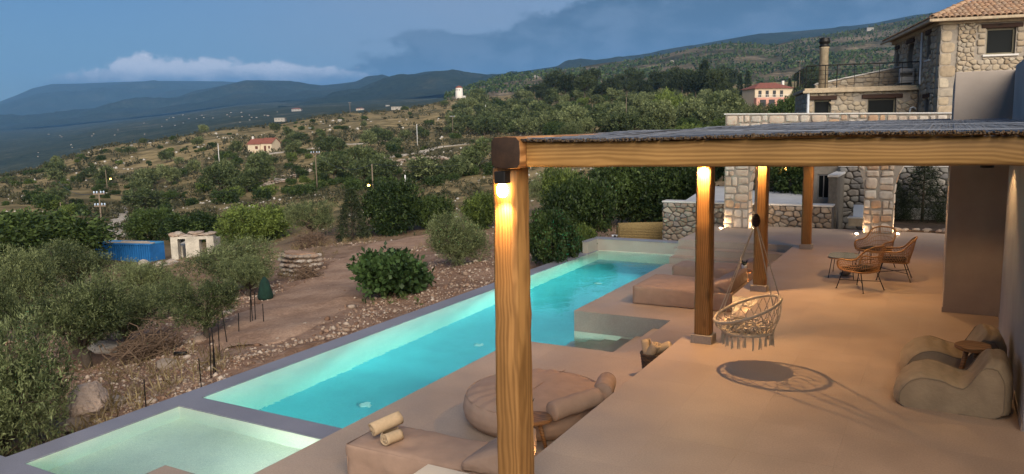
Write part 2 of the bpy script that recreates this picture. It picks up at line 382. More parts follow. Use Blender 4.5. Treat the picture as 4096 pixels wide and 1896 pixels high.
def grid_faces(n, m_, wrap=False):
    i, j = np.meshgrid(np.arange(n if wrap else n-1), np.arange(m_-1), indexing='ij'); i2 = (i+1) % n
    return np.stack([i*m_+j, i*m_+j+1, i2*m_+j+1, i2*m_+j], -1).reshape(-1, 4)
azs = np.concatenate([np.arange(-180, -76, 3), np.arange(-76, 14, .4), np.arange(14, 180, 3)])
rs = np.concatenate([np.geomspace(6, 45, 80), np.geomspace(46, 820, 95)])
X, Y = polar(azs, rs); Z = hgt(X, Y)
def _ground():
    t = NT('dry_hillside'); P = t.new('ShaderNodeNewGeometry').outputs['Position']
    dist = t.new('ShaderNodeVectorMath', operation='LENGTH'); t.put(dist.inputs[0], P)
    far = t.new('ShaderNodeMapRange'); t.put(far.inputs[0], dist.outputs['Value']); far.inputs[1].default_value = 30; far.inputs[2].default_value = 75
    n1 = t.noise(.9, 9, .65, 'World'); n2 = t.noise(4.5, 8, .7, 'World'); n3 = t.noise(.035, 6, .6, 'World'); n4 = t.noise(.16, 7, .65, 'World')
    dirt = t.ramp(n1, (.28, (.14, .08, .053)), (.5, (.26, .16, .11)), (.72, (.37, .245, .175)))
    dirt = t.mix(t.ramp(n2, (.50, 0.), (.66, .75)), dirt, (.33, .235, .175))
    grass = t.ramp(n4, (.28, (.075, .066, .030)), (.42, (.18, .138, .066)), (.56, (.31, .235, .115)), (.76, (.42, .325, .172)))
    scrub = t.ramp(n2, (.35, (.022, .026, .012)), (.7, (.075, .072, .035)))
    grass = t.mix(t.ramp(n3, (.38, .75), (.52, .05)), grass, scrub)
    grass = t.mix(t.ramp(t.noise(.33, 8, .75, 'World'), (.66, 0.), (.72, .55)), grass, (.42, .38, .32))
    col = t.mix(far.outputs[0], dirt, grass)
    t.bsdf(col, .95, t.bump(t.math('ADD', n2, n1), .9, .12), spec=.1); return t.m
M['ground'] = _ground()
g = link('ground', fast_mesh('ground', np.stack([X, Y, Z], -1).reshape(-1, 3), grid_faces(len(azs), len(rs), True), M['ground'], True)); tag(g, kind='structure')

# far country: one closed strip per range, crest and foot read column by column
def interp(cols, xs): k = sorted(cols); return np.interp(xs, k, [cols[q] for q in k])
def mountain(name, mat, crest, Dc, foot, Df, rough=.03, seed=1, n=44, back=1.35):
    xs = np.linspace(min(crest), max(crest), 420); yc = interp(crest, xs); yf = interp(foot, xs)
    dc = interp(Dc, xs) if isinstance(Dc, dict) else np.full(len(xs), Dc); df = interp(Df, xs) if isinstance(Df, dict) else np.full(len(xs), Df)
    V = []
    for x, a, b, p, q in zip(xs, yc, yf, dc, df):
        top, low = at(x, a, p), at(x, b, q); tt = np.linspace(0, 1, n)
        P = low+(top-low)*tt[:,None]; hx = P[:,0], P[:,1]
        dz = rough*p*fbm(P[:,0]/p*13, P[:,1]/p*13, 5, seed)*np.sin(np.pi*np.clip(tt*.99, 0, 1))
        P[:,2] += dz; V.append(np.vstack([P, [top[0]*back, top[1]*back, min(top[2], low[2])-abs(top[2]-low[2])*.3]]))
    V = np.array(V); o = link(name, fast_mesh(name, V.reshape(-1, 3), grid_faces(len(xs), n+1), mat, True)); return tag(o, kind='structure')
def far_mat(name, a, b, c, s1, s2, lightpos=(.55, .75)):
    t = NT(name); n1 = t.noise(s1, 9, .68, 'World'); n2 = t.noise(s2, 6, .7, 'World')
    col = t.ramp(n1, (.3, a), (lightpos[0], b), (lightpos[1], c)); col = t.mix(1.0, col, t.ramp(n2, (.3, .35), (.7, 1.8)), 'MULTIPLY')
    t.bsdf(col, .95, t.bump(n2, 1.0, 3), spec=.05); return t.m
FM = far_mat('wooded_mountain', (.012, .020, .012), (.022, .030, .018), (.055, .055, .036), .004, .05)
FV = far_mat('wooded_valley', (.020, .030, .018), (.045, .052, .030), (.19, .16, .12), .008, .07, (.58, .78))
FB = far_mat('bare_terraced_hill', (.034, .036, .020), (.080, .070, .042), (.21, .165, .115), .010, .10, (.48, .68))
mountain('mountains', FM, {-900:300,-300:285,-60:262,0:255,40:240,80:222,130:211,200:210,300:206,420:203,560:204,640:210,760:222,900:240,1100:260,1400:280}, 9500,
         {-900:330,0:300,300:280,600:255,900:250,1400:290}, 7000, .016, 4)
mountain('mountain_ridge', FM, {-900:330,-300:318,0:300,150:285,300:270,430:248,500:232,560:216,620:202,680:204,740:210,800:216,850:211,900:204,960:197,1020:203,1100:225,1300:260}, 6200,
         {-900:345,0:328,300:300,600:262,900:240,1300:275}, 4200, .018, 8)
mountain('hills', FM, {700:262,800:243,900:226,980:202,1030:188,1070:180,1100:178,1140:183,1200:189,1260:187,1320:178,1400:166,1430:152,1460:147,1500:151,1600:140,1700:122,1800:104,1900:86,2000:79,2100:70,2200:58,2300:38,2450:20,2600:0,2900:-40}, 4200,
         {700:268,900:262,1100:238,1400:215,1800:170,2200:120,2600:80,2900:60}, 2600, .016, 12)
mountain('valley', FV, {-900:345,-300:338,0:326,150:318,300:300,450:285,600:262,750:252,900:244,1000:240,1150:236,1300:240}, 4600,
         {-900:480,0:480,150:440,300:405,450:370,600:345,750:325,900:305,1000:285,1150:262,1300:260}, {-900:900,600:900,1300:1000}, .003, 15)
mountain('terraced_hill', FB, {1120:240,1200:214,1250:197,1300:188,1360:181,1400:177,1450:170,1520:158,1600:150,1660:138,1720:126,1780:114,1850:107,1900:111,1950:112,2000:100,2100:84,2200:66,2300:44,2400:20,2600:-20,2900:-60}, {1120:1300,1500:1500,1800:1500,2200:1700,2900:1900},
         {1120:262,1300:262,1600:255,1900:240,2300:225,2900:205}, 760, .008, 19)

# ------------------------------------------------------------------ pool, deck, terraces
WZ, DZ = -1.035, -0.585
_tiles = {}
def tile_area(parent, x0, x1, y0, y1, z, sx=.9, sy=.9, mat='tile', name='floor_tile', th=.006, gap=.0009):
    nx = max(1, math.ceil((x1-x0)/sx-1e-3)); ny = max(1, math.ceil((y1-y0)/sy-1e-3))
    for i in range(nx):
        for j in range(ny):
            a, b = x0+i*sx, min(x1, x0+(i+1)*sx); c, d = y0+j*sy, min(y1, y0+(j+1)*sy)
            w, h = round(b-a-gap, 3), round(d-c-gap, 3)
            if w < .02 or h < .02: continue
            key = (w, h, th, mat)
            if key not in _tiles: _tiles[key] = MB().box(-w/2, w/2, -h/2, h/2, 0, th).mesh(name, M[mat])
            link(name, _tiles[key], parent, ((a+b)/2, (c+d)/2, z-th))
def block(name, boxes, mat):
    b = MB()
    for q in boxes: b.box(*q)
    return tag(b.build(name, M[mat]), kind='structure')
TH = .014
deck = block('pool_deck', [(-6.83,-3.66,2,12.29,-3.3,DZ-.007), (-4.69,-3.66,12.29,14.865,-3.3,DZ-.007), (-6.83,-3.66,14.865,21.2,-3.3,DZ-.007), (-7.98,-6.83,3,5.63,-3.3,DZ-.007)], 'deckface')
for q in ((-6.83,-3.66,3.0,12.29),(-4.69,-3.66,12.29,14.865),(-6.83,-3.66,14.865,21.2),(-7.98,-6.83,3.0,5.63)): tile_area(deck, *q, DZ, .9, .9)
terr = block('terrace', [(-3.5,3.0,1.5,11.75,-3.3,-.007), (-2.95,3.0,11.75,15.016,-3.3,-.007), (-3.5,3.0,15.016,22.04,-3.3,-.007), (-6.74,6.0,22.04,26.0,-3.3,-.007)], 'deckface')
for q in ((-3.5,1.0,3.2,11.75),(-2.95,1.0,11.75,15.016),(-3.5,1.0,15.016,22.04),(-6.74,1.3,22.04,26.0)): tile_area(terr, *q, 0, .9, .9)
# steps from deck to terrace: a short recessed flight between two posts, and the wide flight at the far end
fl = block('terrace_steps', [(-3.66,-2.95,11.75,15.016,-3.3,-.592), (-3.645,-2.95,11.75,15.016,-.592,-.397), (-3.30,-2.95,11.75,15.016,-.397,-.202)], 'deckface')
tile_area(fl, -3.65, -3.30, 11.75, 15.016, -.39, .5, 1.09, name='step_tread'); tile_area(fl, -3.30, -2.952, 11.75, 15.016, -.195, .5, 1.09, name='step_tread')
f2 = block('wide_steps', [(-6.74,-3.5,21.2,22.038,-3.3,-.397), (-6.74,-3.5,21.62,22.038,-.397,-.202)], 'deckface')
tile_area(f2, -6.75, -3.502, 21.19, 21.62, -.39, 1.1, .5, name='step_tread'); tile_area(f2, -6.75, -3.502, 21.61, 22.035, -.195, 1.1, .5, name='step_tread')
tile_area(f2, -6.76, -3.502, 22.02, 22.039, 0.0, 5, 5, name='step_tread') if False else None
fill = block('deck_edge', [(-3.66,-3.5,2,11.75,-3.3,DZ-.007),(-3.66,-3.5,15.016,21.2,-3.3,DZ-.007)], 'deckface')
tile_area(fill, -3.66, -3.502, 3, 11.75, DZ, .9, .9); tile_area(fill, -3.66, -3.502, 15.016, 21.19, DZ, .9, .9)
# pool shell
RT = -1.02
shell = block('pool_rim', [(-11.12,-10.68,5.43,25.8,-3.6,RT), (-16,-7.98,3,5.43,-3.6,RT), (-10.68,-6.83,7.875,8.305,-3.6,RT)], 'rim')
endw = block('pool_end_wall', [(-10.72,-6.74,25.4,25.8,-3.6,-.63), (-10.92,-10.72,24.53,25.8,-1.02,-.63)], 'deckface')
tile_area(endw, -10.74, -6.73, 25.39, 25.82, -.60, 1.0, .5, 'rim', 'coping_stone', .03); tile_area(endw, -10.94, -10.742, 24.52, 25.82, -.60, 1.0, 1.3, 'rim', 'coping_stone', .03)
block('pool_floor', [(-10.7,-6.8,8.28,25.42,-3.0,-2.8)], 'pool_floor'); ps = block('pool_shell', [(-10.7,-6.8,5.4,7.9,-1.85,-1.61),
     (-10.69,-10.676,5.43,25.4,-2.8,-1.045), (-6.834,-6.82,5.43,12.29,-2.8,-1.045), (-6.834,-6.82,14.865,25.4,-2.8,-1.045), (-10.68,-6.83,8.30,8.312,-2.8,-1.045),
     (-10.68,-6.83,7.868,7.88,-1.61,-1.045), (-10.68,-6.83,5.425,5.437,-1.61,-1.045), (-10.68,-6.83,25.388,25.41,-2.8,-1.03),
     (-6.83,-4.69,12.285,12.297,-2.8,-1.045), (-6.83,-4.69,14.858,14.87,-2.8,-1.045), (-4.70,-4.685,12.29,14.865,-2.8,-1.6), (-7.99,-6.82,5.43,5.64,-1.61,-1.045)], 'pool')
wst = block('pool_steps', [(-4.69-.36*(i+1), -4.69-.36*i, 12.298, 14.857, -2.8, DZ-.2*(i+1)) for i in range(6)], 'tile')
def _water():
    t = NT('pool_water'); n = t.noise(1.6, 3, .5, 'World', (1, 1, 1), .3); n2 = t.noise(6, 2, .5, 'World')
    nm = t.bump(t.math('ADD', n, t.math('MULTIPLY', n2, .25)), .05, .25)
    g = t.new('ShaderNodeBsdfGlass'); t.put(g.inputs['Color'], (1., 1., 1.)); t.put(g.inputs['Roughness'], 0.0); t.put(g.inputs['IOR'], 1.33); t.put(g.inputs['Normal'], nm)
    tr = t.new('ShaderNodeBsdfTransparent'); lp = None
    t.put(t.out.inputs['Surface'], g.outputs[0])
    v = t.new('ShaderNodeVolumeAbsorption'); t.put(v.inputs['Color'], (.77, .965, .975)); t.put(v.inputs['Density'], 1.0); t.put(t.out.inputs['Volume'], v.outputs[0]); return t.m
M['water'] = _water()
def water(name, poly, z0): return tag(MB().prism(poly, z0, WZ).build(name, M['water']), kind='structure')
water('pool_water', [(-10.9,8.2),(-6.7,8.2),(-6.7,12.2),(-4.6,12.2),(-4.6,14.95),(-6.7,14.95),(-6.7,25.6),(-10.9,25.6)], -2.95)
water('small_pool_water', [(-10.9,5.3),(-6.7,5.3),(-6.7,7.98),(-10.9,7.98)], -1.75)
# pool fittings
def disc(r, h, n=20): return MB().lathe([(0.001,0),(r,0),(r,h*.6),(r*.8,h),(0.001,h)], n)
for x, y, z, lab in ((-9.35,6.15,-1.61,'white round drain on the floor of the small pool'),(-9.1,10.6,-2.8,'white round drain near the shallow divider of the long pool'),
                     (-9.1,14.6,-2.8,'white round drain in the middle of the long pool floor'),(-9.1,21.6,-2.8,'white round drain at the far end of the long pool')):
    tag(disc(.11, .04).build('pool_drain', M['white'], loc=(x, y, z)), lab, 'drain', 'pool drains')
M['uw'] = emit('underwater_lamp_glass', (1.0, .96, .86), 6)
def pool_lamp(x, y, z, lab, power, ry=rad(54), cone=128, col=(1.0, .95, .84)):
    e = empty('pool_lamp', (x, y, z)); tag(e, lab, 'lamp', 'pool lamps')
    o = MB().lathe([(.001,0),(.12,0),(.12,.025),(.10,.03),(.001,.03)], 20).build('housing', M['white'], e); o.rotation_euler = (0, -math.pi/2, 0)
    o = MB().lathe([(.001,.031),(.085,.031),(.07,.045),(.001,.045)], 16).build('lens', M['uw'], e); o.rotation_euler = (0, -math.pi/2, 0)
    l = bpy.data.lights.new('pool_lamp_light', 'SPOT'); l.energy = power; l.color = col; l.spot_size = rad(cone); l.spot_blend = .85; l.shadow_soft_size = .08
    lo = bpy.data.objects.new('pool_lamp_light', l); COL.objects.link(lo); lo.parent = e; lo.location = (-.08, 0, 0); lo.rotation_euler = (0, abs(ry), 0); return e
PL = 1900
pool_lamp(-6.835, 6.7, -1.33, 'round lamp in the deck side wall of the small pool', 165, rad(72), 165)
pool_lamp(-6.835, 10.2, -2.2, 'round lamp in the long pool wall near the shallow divider', PL)
pool_lamp(-6.835, 15.2, -1.95, 'round lamp in the long pool wall beside the pool steps', PL*1.5, rad(50))
pl = pool_lamp(-5.75, 12.302, -1.28, 'unseen round lamp added in the side wall to brighten the pool steps', 220, rad(78), 165); pl.rotation_euler = (0, 0, -math.pi/2)  # extra hidden lamp, added to brighten the steps and the face opposite
pool_lamp(-6.835, 20.6, -1.95, 'round lamp in the long pool wall before the wide steps', PL*1.7, rad(50))

# ------------------------------------------------------------------ house wing in plaster
hw = empty('plaster_house_wing', (.09, 15.15, 0)); tag(hw, 'plain plastered house wing behind the pergola with flat parapet top', 'house')
def hb(name, q, mat, parent=hw, bev=.012):
    return MB().box(q[0]-.09, q[1]-.09, q[2]-15.15, q[3]-15.15, q[4], q[5]).build(name, M[mat], parent, bevel=bev)
hb('end_wall', (.09,6,15.15,21,-.5,4.1), 'plaster_b'); hb('side_wall', (.86,6,9.5,13.95,-.5,4.1), 'plaster'); hb('door_head', (.93,6,13.952,15.148,2.5,4.097), 'plaster')
hb('jamb', (.93,6,14.6,15.147,-.5,2.498), 'plaster_b'); hb('door_pane', (1.2,1.22,13.96,14.59,0,2.49), 'glass', bev=0)
hb('door_frame', (1.13,1.2,14.54,14.598,0.0,2.49), 'metal', bev=0)
for n, q in (('skirting', (.078,.925,15.138,15.149,0,.09)), ('skirting', (.918,.929,14.59,15.137,0,.09)), ('skirting', (.848,.859,9.49,13.95,0,.09))): hb(n, q, 'plaster_b', bev=0)

# ------------------------------------------------------------------ pergola
pg = empty('pergola', (-3.1, 5.6, 0)); tag(pg, 'pine timber pergola with reed roof over the upper terrace', 'pergola')
def timber(name, p0, p1, w, h, mat, parent, seg=14, wob=.008, taper=None, cham=.22, seed=1):
    """roughly squared timber: chamfered section swept from p0 to p1, slightly uneven"""
    p0, p1 = np.array(p0, float), np.array(p1, float); d = p1-p0; L = np.linalg.norm(d); t = d/L
    u = np.array([1., 0, 0]) if abs(t[2]) > .5 else (np.array([0, 1., 0]) if abs(t[0]) > .5 else np.array([1., 0, 0]))
    v = np.array([0, 1., 0]) if abs(t[2]) > .5 else np.array([0, 0, 1.])
    rg = np.random.default_rng(seed); V = []; n = 12
    for i in range(seg+1):
        s = i/seg; k = 1 if taper is None else taper[0]+(taper[1]-taper[0])*s; c = p0+d*s + u*rg.normal(0, wob)*.5 + v*rg.normal(0, wob)*.5
        a, b = w/2*k, h/2*k; ca = cham*min(a, b)*(1+.5*math.sin(3.1*s+seed)); 
        for x, y in ((-a+ca,-b),(0,-b-.004),(a-ca,-b),(a,-b+ca),(a+.004,0),(a,b-ca),(a-ca,b),(0,b+.004),(-a+ca,b),(-a,b-ca),(-a-.004,0),(-a,-b+ca)):
            V.append(c+u*x+v*y+np.array([rg.normal(0, wob*.35) for _ in range(3)])-p0)
    F = [(i*n+k, i*n+(k+1)%n, (i+1)*n+(k+1)%n, (i+1)*n+k) for i in range(seg) for k in range(n)]
    me = bpy.data.meshes.new(name); me.from_pydata([tuple(x) for x in V], [], F+[tuple(range(n-1,-1,-1)), tuple(seg*n+k for k in range(n))]); me.materials.append(M[mat])
    me.materials.append(M['wood_end'] if mat == 'wood_y' else M[mat])
    me.update(); o2 = bpy.data.objects.new(name, me); COL.objects.link(o2)
    o2.parent = parent; o2.location = p0-np.array(parent.location) if parent else p0
    for f in me.polygons[-2:]: f.material_index = 1
    b = o2.modifiers.new('b', 'BEVEL'); b.width = .012; b.segments = 2; b.limit_method = 'ANGLE'; b.angle_limit = rad(25)
    for f in me.polygons: f.use_smooth = True
    return o2
posts = [(-3.175, 5.66, .232, .28), (-3.125, 11.56, .25, .22), (-3.125, 15.72, .25, .22), (-3.12, 21.62, .25, .22)]
for i, (x, y, w, h) in enumerate(posts):
    p = timber('post', (x, y, .13), (x, y, 2.995), w, h, 'wood', pg, seg=18, wob=.006, seed=11+i)
    MB().box(-.16, .16, -.15, .15, -.13, .0).build('plinth', M['deckface'], p, loc=(0, 0, -.002), bevel=.006)
timber('long_beam', (-3.08, 5.42, 3.122), (-3.08, 22.0, 3.122), .265, .25, 'wood_y', pg, seg=24, wob=.004, cham=.48, seed=5)
timber('cross_beam', (-2.945, 5.64, 3.10), (1.75, 5.64, 3.116), .25, .2, 'wood_x', pg, seg=30, wob=.004, taper=(1.0, .84), cham=.16, seed=6)
for i, y in enumerate((11.56, 15.0, 21.5)):
    timber('cross_beam', (-2.945, y, 3.08), (.80 if y < 15 else (.05 if y > 15.2 else .02), y, 3.08), .16, .18, 'wood_x', pg, seg=8, wob=.005, seed=20+i)
def _reed():
    t = NT('weathered_reed'); r = t.attr('shade'); n = t.noise(3.0, 5, .6, 'Object', (6, .6, 1))
    c = t.ramp(t.math('ADD', t.math('MULTIPLY', r, .7), t.math('MULTIPLY', n, .3)), (.15, (.016, .014, .015)), (.45, (.062, .060, .064)), (.85, (.19, .19, .20)))
    t.bsdf(c, .45, spec=.5); return t.m
M['reed'] = _reed(); M['reed_end'] = plain('cut_reed_end', (.10, .065, .035), .8, .8, 90, 0)
def roof_z(x, y): return 3.208+.0062*(y-5.5)+.006*max(0, x+1)
V = []; F = []; SH = []; EV = MB(); rg = np.random.default_rng(3)
for layer in range(2):
    x = -3.16
    while x < 1.72:
        yend = 22.2 if x < .07 else (15.13 if x < .84 else 9.47)
        y = 5.45+rg.uniform(-.012, .012); first = True
        while y < yend-.2:
            L = rg.uniform(2.4, 4.8); y1 = min(y+L, yend+rg.uniform(-.05, .05) if yend < 20 else yend+rg.uniform(-.3, .2)); r = rg.uniform(.0045, .0085); k = 5; b = len(V); z0 = layer*.009+rg.uniform(0, .005); xo = rg.normal(0, .006); sh = rg.random()
            dr = rg.normal(0, .012); bow = rg.uniform(0, .022) if rg.random() < .06 else 0
            for i in range(k):
                s = i/(k-1); yy = y+(y1-y)*s; c = (x+xo+dr*s, yy, roof_z(x, yy)+z0+r+bow*math.sin(math.pi*s)+.010*math.sin(yy*1.7+x*2.0)+rg.normal(0, .0012))
                for q in range(4): a = math.pi/2*q+.5; V.append((c[0]+r*math.cos(a), c[1], c[2]+r*math.sin(a))); SH.append(sh)
                if i == 0 and first: EV.add([(c[0]+r*.9*math.cos(2*math.pi*q/6), c[1]-.001, c[2]+r*.9*math.sin(2*math.pi*q/6)) for q in range(6)], [tuple(range(6))])
            for i in range(k-1):
                for q in range(4): F.append((b+i*4+q, b+i*4+(q+1)%4, b+(i+1)*4+(q+1)%4, b+(i+1)*4+q))
            first = False; y = y1-rg.uniform(0, .15) if y1 < yend-.2 else 99
        x += .0125
rf = link('reed_roof', fast_mesh('reed_roof', V, F, M['reed'], True, SH), pg, (3.1, -5.6, 0)); rf['kind'] = 'stuff'
eo = EV.build('reed_ends', M['reed_end'], rf); eo['kind'] = 'stuff'
M['wire'] = plain('galvanised_wire', (.30, .32, .36), .45, .1, 30, 0, metal=.3)
for i in range(26):
    y = 5.6+i*.30*(1+i*.04); 
    if y > 22: break
    xe = 1.7 if y < 9.4 else (.83 if y < 15 else .06); P = [(x, y+.02*math.sin(x*3+i), roof_z(x, y)+.031+.010*math.sin(y*1.7+x*2.0)) for x in np.linspace(-3.12, xe, 22)]
    MB().tube(P, .0022 if i < 12 else .0035, 4).build('binding_wire', M['wire'], pg, loc=(3.1, -5.6, 0))

# lamps on the posts: dark bracket, glowing globe
M['glow'] = emit('warm_lamp_globe', (1.0, .60, .20), 60)
def down_light(parent, loc, power, cone, blend=.6, size=.03, col=(1.0, .57, .24)):
    l = bpy.data.lights.new('lamp_light', 'SPOT'); l.energy = power; l.color = col; l.spot_size = rad(cone); l.spot_blend = blend; l.shadow_soft_size = size
    o = bpy.data.objects.new('lamp_light', l); COL.objects.link(o); o.parent = parent; o.location = loc; return o
def post_lamp(x, y, z, lab, power=36):
    e = empty('post_lamp', (x, y, z)); tag(e, lab, 'lamp', 'lamps on the pergola posts')
    MB().box(-.05, .05, -.095, 0, 0, .10).build('bracket', M['metal'], e, bevel=.006)
    MB().lathe([(.001,-.115),(.022,-.11),(.04,-.09),(.046,-.06),(.042,-.025),(.03,-.004),(.001,-.004)], 14, (0, -.052, 0)).build('globe', M['glow'], e, True); down_light(e, (0, -.07, -.14), power, 132)
post_lamp(-3.14, 5.512, 2.87, 'glowing globe lamp on the nearest pergola post')
post_lamp(-3.125, 11.44, 2.86, 'glowing lamp at the top of the second pergola post, behind the beam', 215)
post_lamp(-3.125, 15.60, 2.86, 'glowing lamp at the top of the third pergola post, behind the beam', 215)
M['glow2'] = emit('warm_spot_lens', (1.0, .58, .24), 20)
def roof_lamp(x, y, z, lab, power=85, cone=118, r=.05):
    e = empty('ceiling_spot', (x, y, z)); tag(e, lab, 'lamp', 'spots under the reed roof')
    MB().lathe([(.001,.10),(r*.85,.10),(r*.85,-.12),(r,-.12),(r,.12),(.001,.12)], 16).build('housing', M['metal'], e)
    MB().lathe([(.001,-.08),(r*.8,-.08),(r*.8,-.075),(.001,-.075)], 14).build('lens', M['glow2'], e); down_light(e, (0, 0, -.13), power, cone, .35)
roof_lamp(-.9, 17.3, 3.04, 'black ceiling spot under the roof above the rattan chairs')
roof_lamp(.35, 12.9, 3.04, 'black ceiling spot under the roof near the house corner', 46)
roof_lamp(-1.9, 20.6, 3.04, 'black ceiling spot under the roof beside the last post', 95, 140)
roof_lamp(.3, 7.3, 3.04, 'black ceiling spot under the roof near the canvas loungers', 48, 116)
# recessed lights in the step risers and along the terrace edge
M['glow3'] = emit('warm_step_lens', (1.0, .60, .26), 260)
def step_light(x, y, z, lab):
    e = empty('step_light', (x, y, z)); tag(e, lab, 'lamp', 'recessed step lights')
    MB().box(-.012, 0, -.06, .06, -.025, .025).build('trim', M['metal'], e)
    MB().box(-.016, -.0125, -.05, .05, -.018, .018).build('lens', M['glow3'], e)
step_light(-2.951, 14.75, -.10, 'glowing recessed light in the top riser beside the hanging chair')
step_light(-3.301, 14.75, -.295, 'glowing recessed light in the lower riser beside the hanging chair')
for i, y in enumerate((6.9, 9.9, 18.0, 20.6)): step_light(-3.501, y, -.30, ['recessed light in the terrace edge behind the front daybed', 'recessed light in the terrace edge behind the round daybed','recessed light in the terrace edge behind the square daybed','recessed light in the terrace edge beside the wide steps'][i])
# unseen house block beside the viewpoint, added to keep sun off the terrace
mh = empty('unseen_house_block', (3.2, 9.3, 0)); tag(mh, 'unseen plastered house block continuing beside the terrace, added to shade it', 'house'); MB().box(0, 9, -20, 0, -.5, 4.3).build('wall', M['plaster'], mh)

# ------------------------------------------------------------------ masonry
def split_rects(x0, x1, z0, z1, mw, mh, rg, mnw=.12, mnh=.10):
    w, h = x1-x0, z1-z0
    if (w > mw or (w > mnw*2.2 and rg.random() < .25*w/mw)) and w/mw >= h/mh*.9 and w > 2*mnw:
        c = x0+w*rg.uniform(.36, .64); return split_rects(x0, c, z0, z1, mw, mh, rg, mnw, mnh)+split_rects(c, x1, z0, z1, mw, mh, rg, mnw, mnh)
    if h > mh and h > 2*mnh:
        c = z0+h*rg.uniform(.36, .64); return split_rects(x0, x1, z0, c, mw, mh, rg, mnw, mnh)+split_rects(x0, x1, c, z1, mw, mh, rg, mnw, mnh)
    if w > mw: 
        c = x0+w*rg.uniform(.4, .6); return split_rects(x0, c, z0, z1, mw, mh, rg, mnw, mnh)+split_rects(c, x1, z0, z1, mw, mh, rg, mnw, mnh)
    return [(x0, x1, z0, z1)]
def rect_poly(q, rg, jit=.02):
    x0, x1, z0, z1 = q; w, h = x1-x0, z1-z0; c = min(w, h)*rg.uniform(.10, .24); j = lambda: rg.normal(0, jit*.5)
    return [(x0+c,z0+abs(j())),(x1-c,z0+abs(j())),(x1-abs(j()),z0+c),(x1-abs(j()),z1-c),(x1-c,z1-abs(j())),(x0+c,z1-abs(j())),(x0+abs(j()),z1-c),(x0+abs(j()),z0+c)]
def voronoi(x0, x1, z0, z1, cw, ch, rg, jit=.42):
    nx, nz = max(1, round((x1-x0)/cw)), max(1, round((z1-z0)/ch)); S_ = []
    for j in range(nz):
        for i in range(nx+(j % 2)):
            S_.append((x0+(i+.5-.5*(j % 2)+rg.uniform(-jit, jit))*(x1-x0)/nx, z0+(j+.5+rg.uniform(-jit, jit))*(z1-z0)/nz))
    S_ = np.array(S_); out = []; ar = ch/cw
    for k, s in enumerate(S_):
        poly = [(x0,z0),(x1,z0),(x1,z1),(x0,z1)]; d = np.hypot((S_[:,0]-s[0])*ar, S_[:,1]-s[1]); nb = np.argsort(d)[1:16]
        for q in S_[nb]:
            mx, mz = (s+q)/2; ax, az_ = (q-s)*np.array([ar*ar, 1]); new = []
            for i in range(len(poly)):
                a, b = poly[i], poly[(i+1) % len(poly)]; fa = (a[0]-mx)*ax+(a[1]-mz)*az_; fb = (b[0]-mx)*ax+(b[1]-mz)*az_
                if fa <= 0: new.append(a)
                if fa*fb < 0: t = fa/(fa-fb); new.append((a[0]+(b[0]-a[0])*t, a[1]+(b[1]-a[1])*t))
            poly = new
            if len(poly) < 3: break
        if len(poly) >= 3: out.append(poly)
    return out
def poly_area(p): return .5*abs(sum(p[i][0]*p[(i+1)%len(p)][1]-p[(i+1)%len(p)][0]*p[i][1] for i in range(len(p))))
def stones(parent, polys, origin, ux, uz, nr, mat, gap=.018, depth=.035, rg=None, name='stone', keep=None, amin=.004, cut=None):
    """each polygon becomes its own pillowed stone, standing proud of the mortar"""
    origin, ux, uz, nr = (np.array(a, float) for a in (origin, ux, uz, nr)); n_ = 0
    for p in polys:
        if cut: p = cut(p)
        if not p or len(p) < 3 or poly_area(p) < amin: continue
        P = np.array(p); c = P.mean(0)
        if keep and not keep(*c): continue
        Q = []                                       # soften corners
        for i in range(len(P)):
            a, b = P[i], P[(i+1) % len(P)]; Q += [a+(b-a)*.18, a+(b-a)*.82]
        Q = np.array(Q); r = np.hypot(*(Q-c).T).mean(); d = depth*rg.uniform(.5, 1.3)
        tz = rg.normal(0, .10, 2)
        rings = [(1-gap/r, -.02), (1-gap/r-.02, d*.55), (1-gap/r-.10, d*.9), (.45, d)]
        V = []; n = len(Q)
        for k, h in rings:
            for q in Q:
                o = (q-c)*max(.2, k); hh = h+(o@tz)*.4*(h > 0); V.append(ux*o[0]+uz*o[1]+nr*hh)
        F = [(i*n+k, i*n+(k+1)%n, (i+1)*n+(k+1)%n, (i+1)*n+k) for i in range(3) for k in range(n)]+[tuple(3*n+k for k in range(n))]
        if np.dot(np.cross(ux, uz), nr) < 0: F = [f[::-1] for f in F]
        me = bpy.data.meshes.new(name); me.from_pydata([tuple(v) for v in V], [], F); me.materials.append(M[mat])
        me.polygons.foreach_set('use_smooth', [True]*len(me.polygons)); me.update()
        link(name, me, parent, origin+ux*c[0]+uz*c[1]); n_ += 1
    return n_
def rect_cut(h):                                     # keep stones out of an opening (u0,u1,v0,v1)
    def f(p):
        out = []
        for x, z in p:
            if h[0] < x < h[1] and h[2] < z < h[3]:
                d = [x-h[0], h[1]-x, z-h[2], h[3]-z]; k = d.index(min(d)); x, z = [(h[0], z), (h[1], z), (x, h[2]), (x, h[3])][k]
            out.append((x, z))
        c = np.mean(out, 0)
        return None if (h[0] < c[0] < h[1] and h[2] < c[1] < h[3]) else out
    return f
def multi_cut(hs):
    fs = [rect_cut(h) for h in hs]
    def f(p):
        for g_ in fs:
            if p: p = g_(p)
        return p
    return f
def holed(u0, u1, v0, v1, holes):                    # rectangles that fill a wall around its openings
    us = sorted({u0, u1, *[h[0] for h in holes], *[h[1] for h in holes]}); vs = sorted({v0, v1, *[h[2] for h in holes], *[h[3] for h in holes]})
    us = [u for u in us if u0 <= u <= u1]; vs = [v for v in vs if v0 <= v <= v1]; out = []
    for a, b in zip(us, us[1:]):
        run = None
        for c, d in zip(vs, vs[1:]):
            m_ = ((a+b)/2, (c+d)/2); inh = any(h[0] < m_[0] < h[1] and h[2] < m_[1] < h[3] for h in holes)
            if inh:
                if run: out.append((a, b, *run)); run = None
            else: run = (run[0], d) if run else (c, d)
        if run: out.append((a, b, *run))
    return out
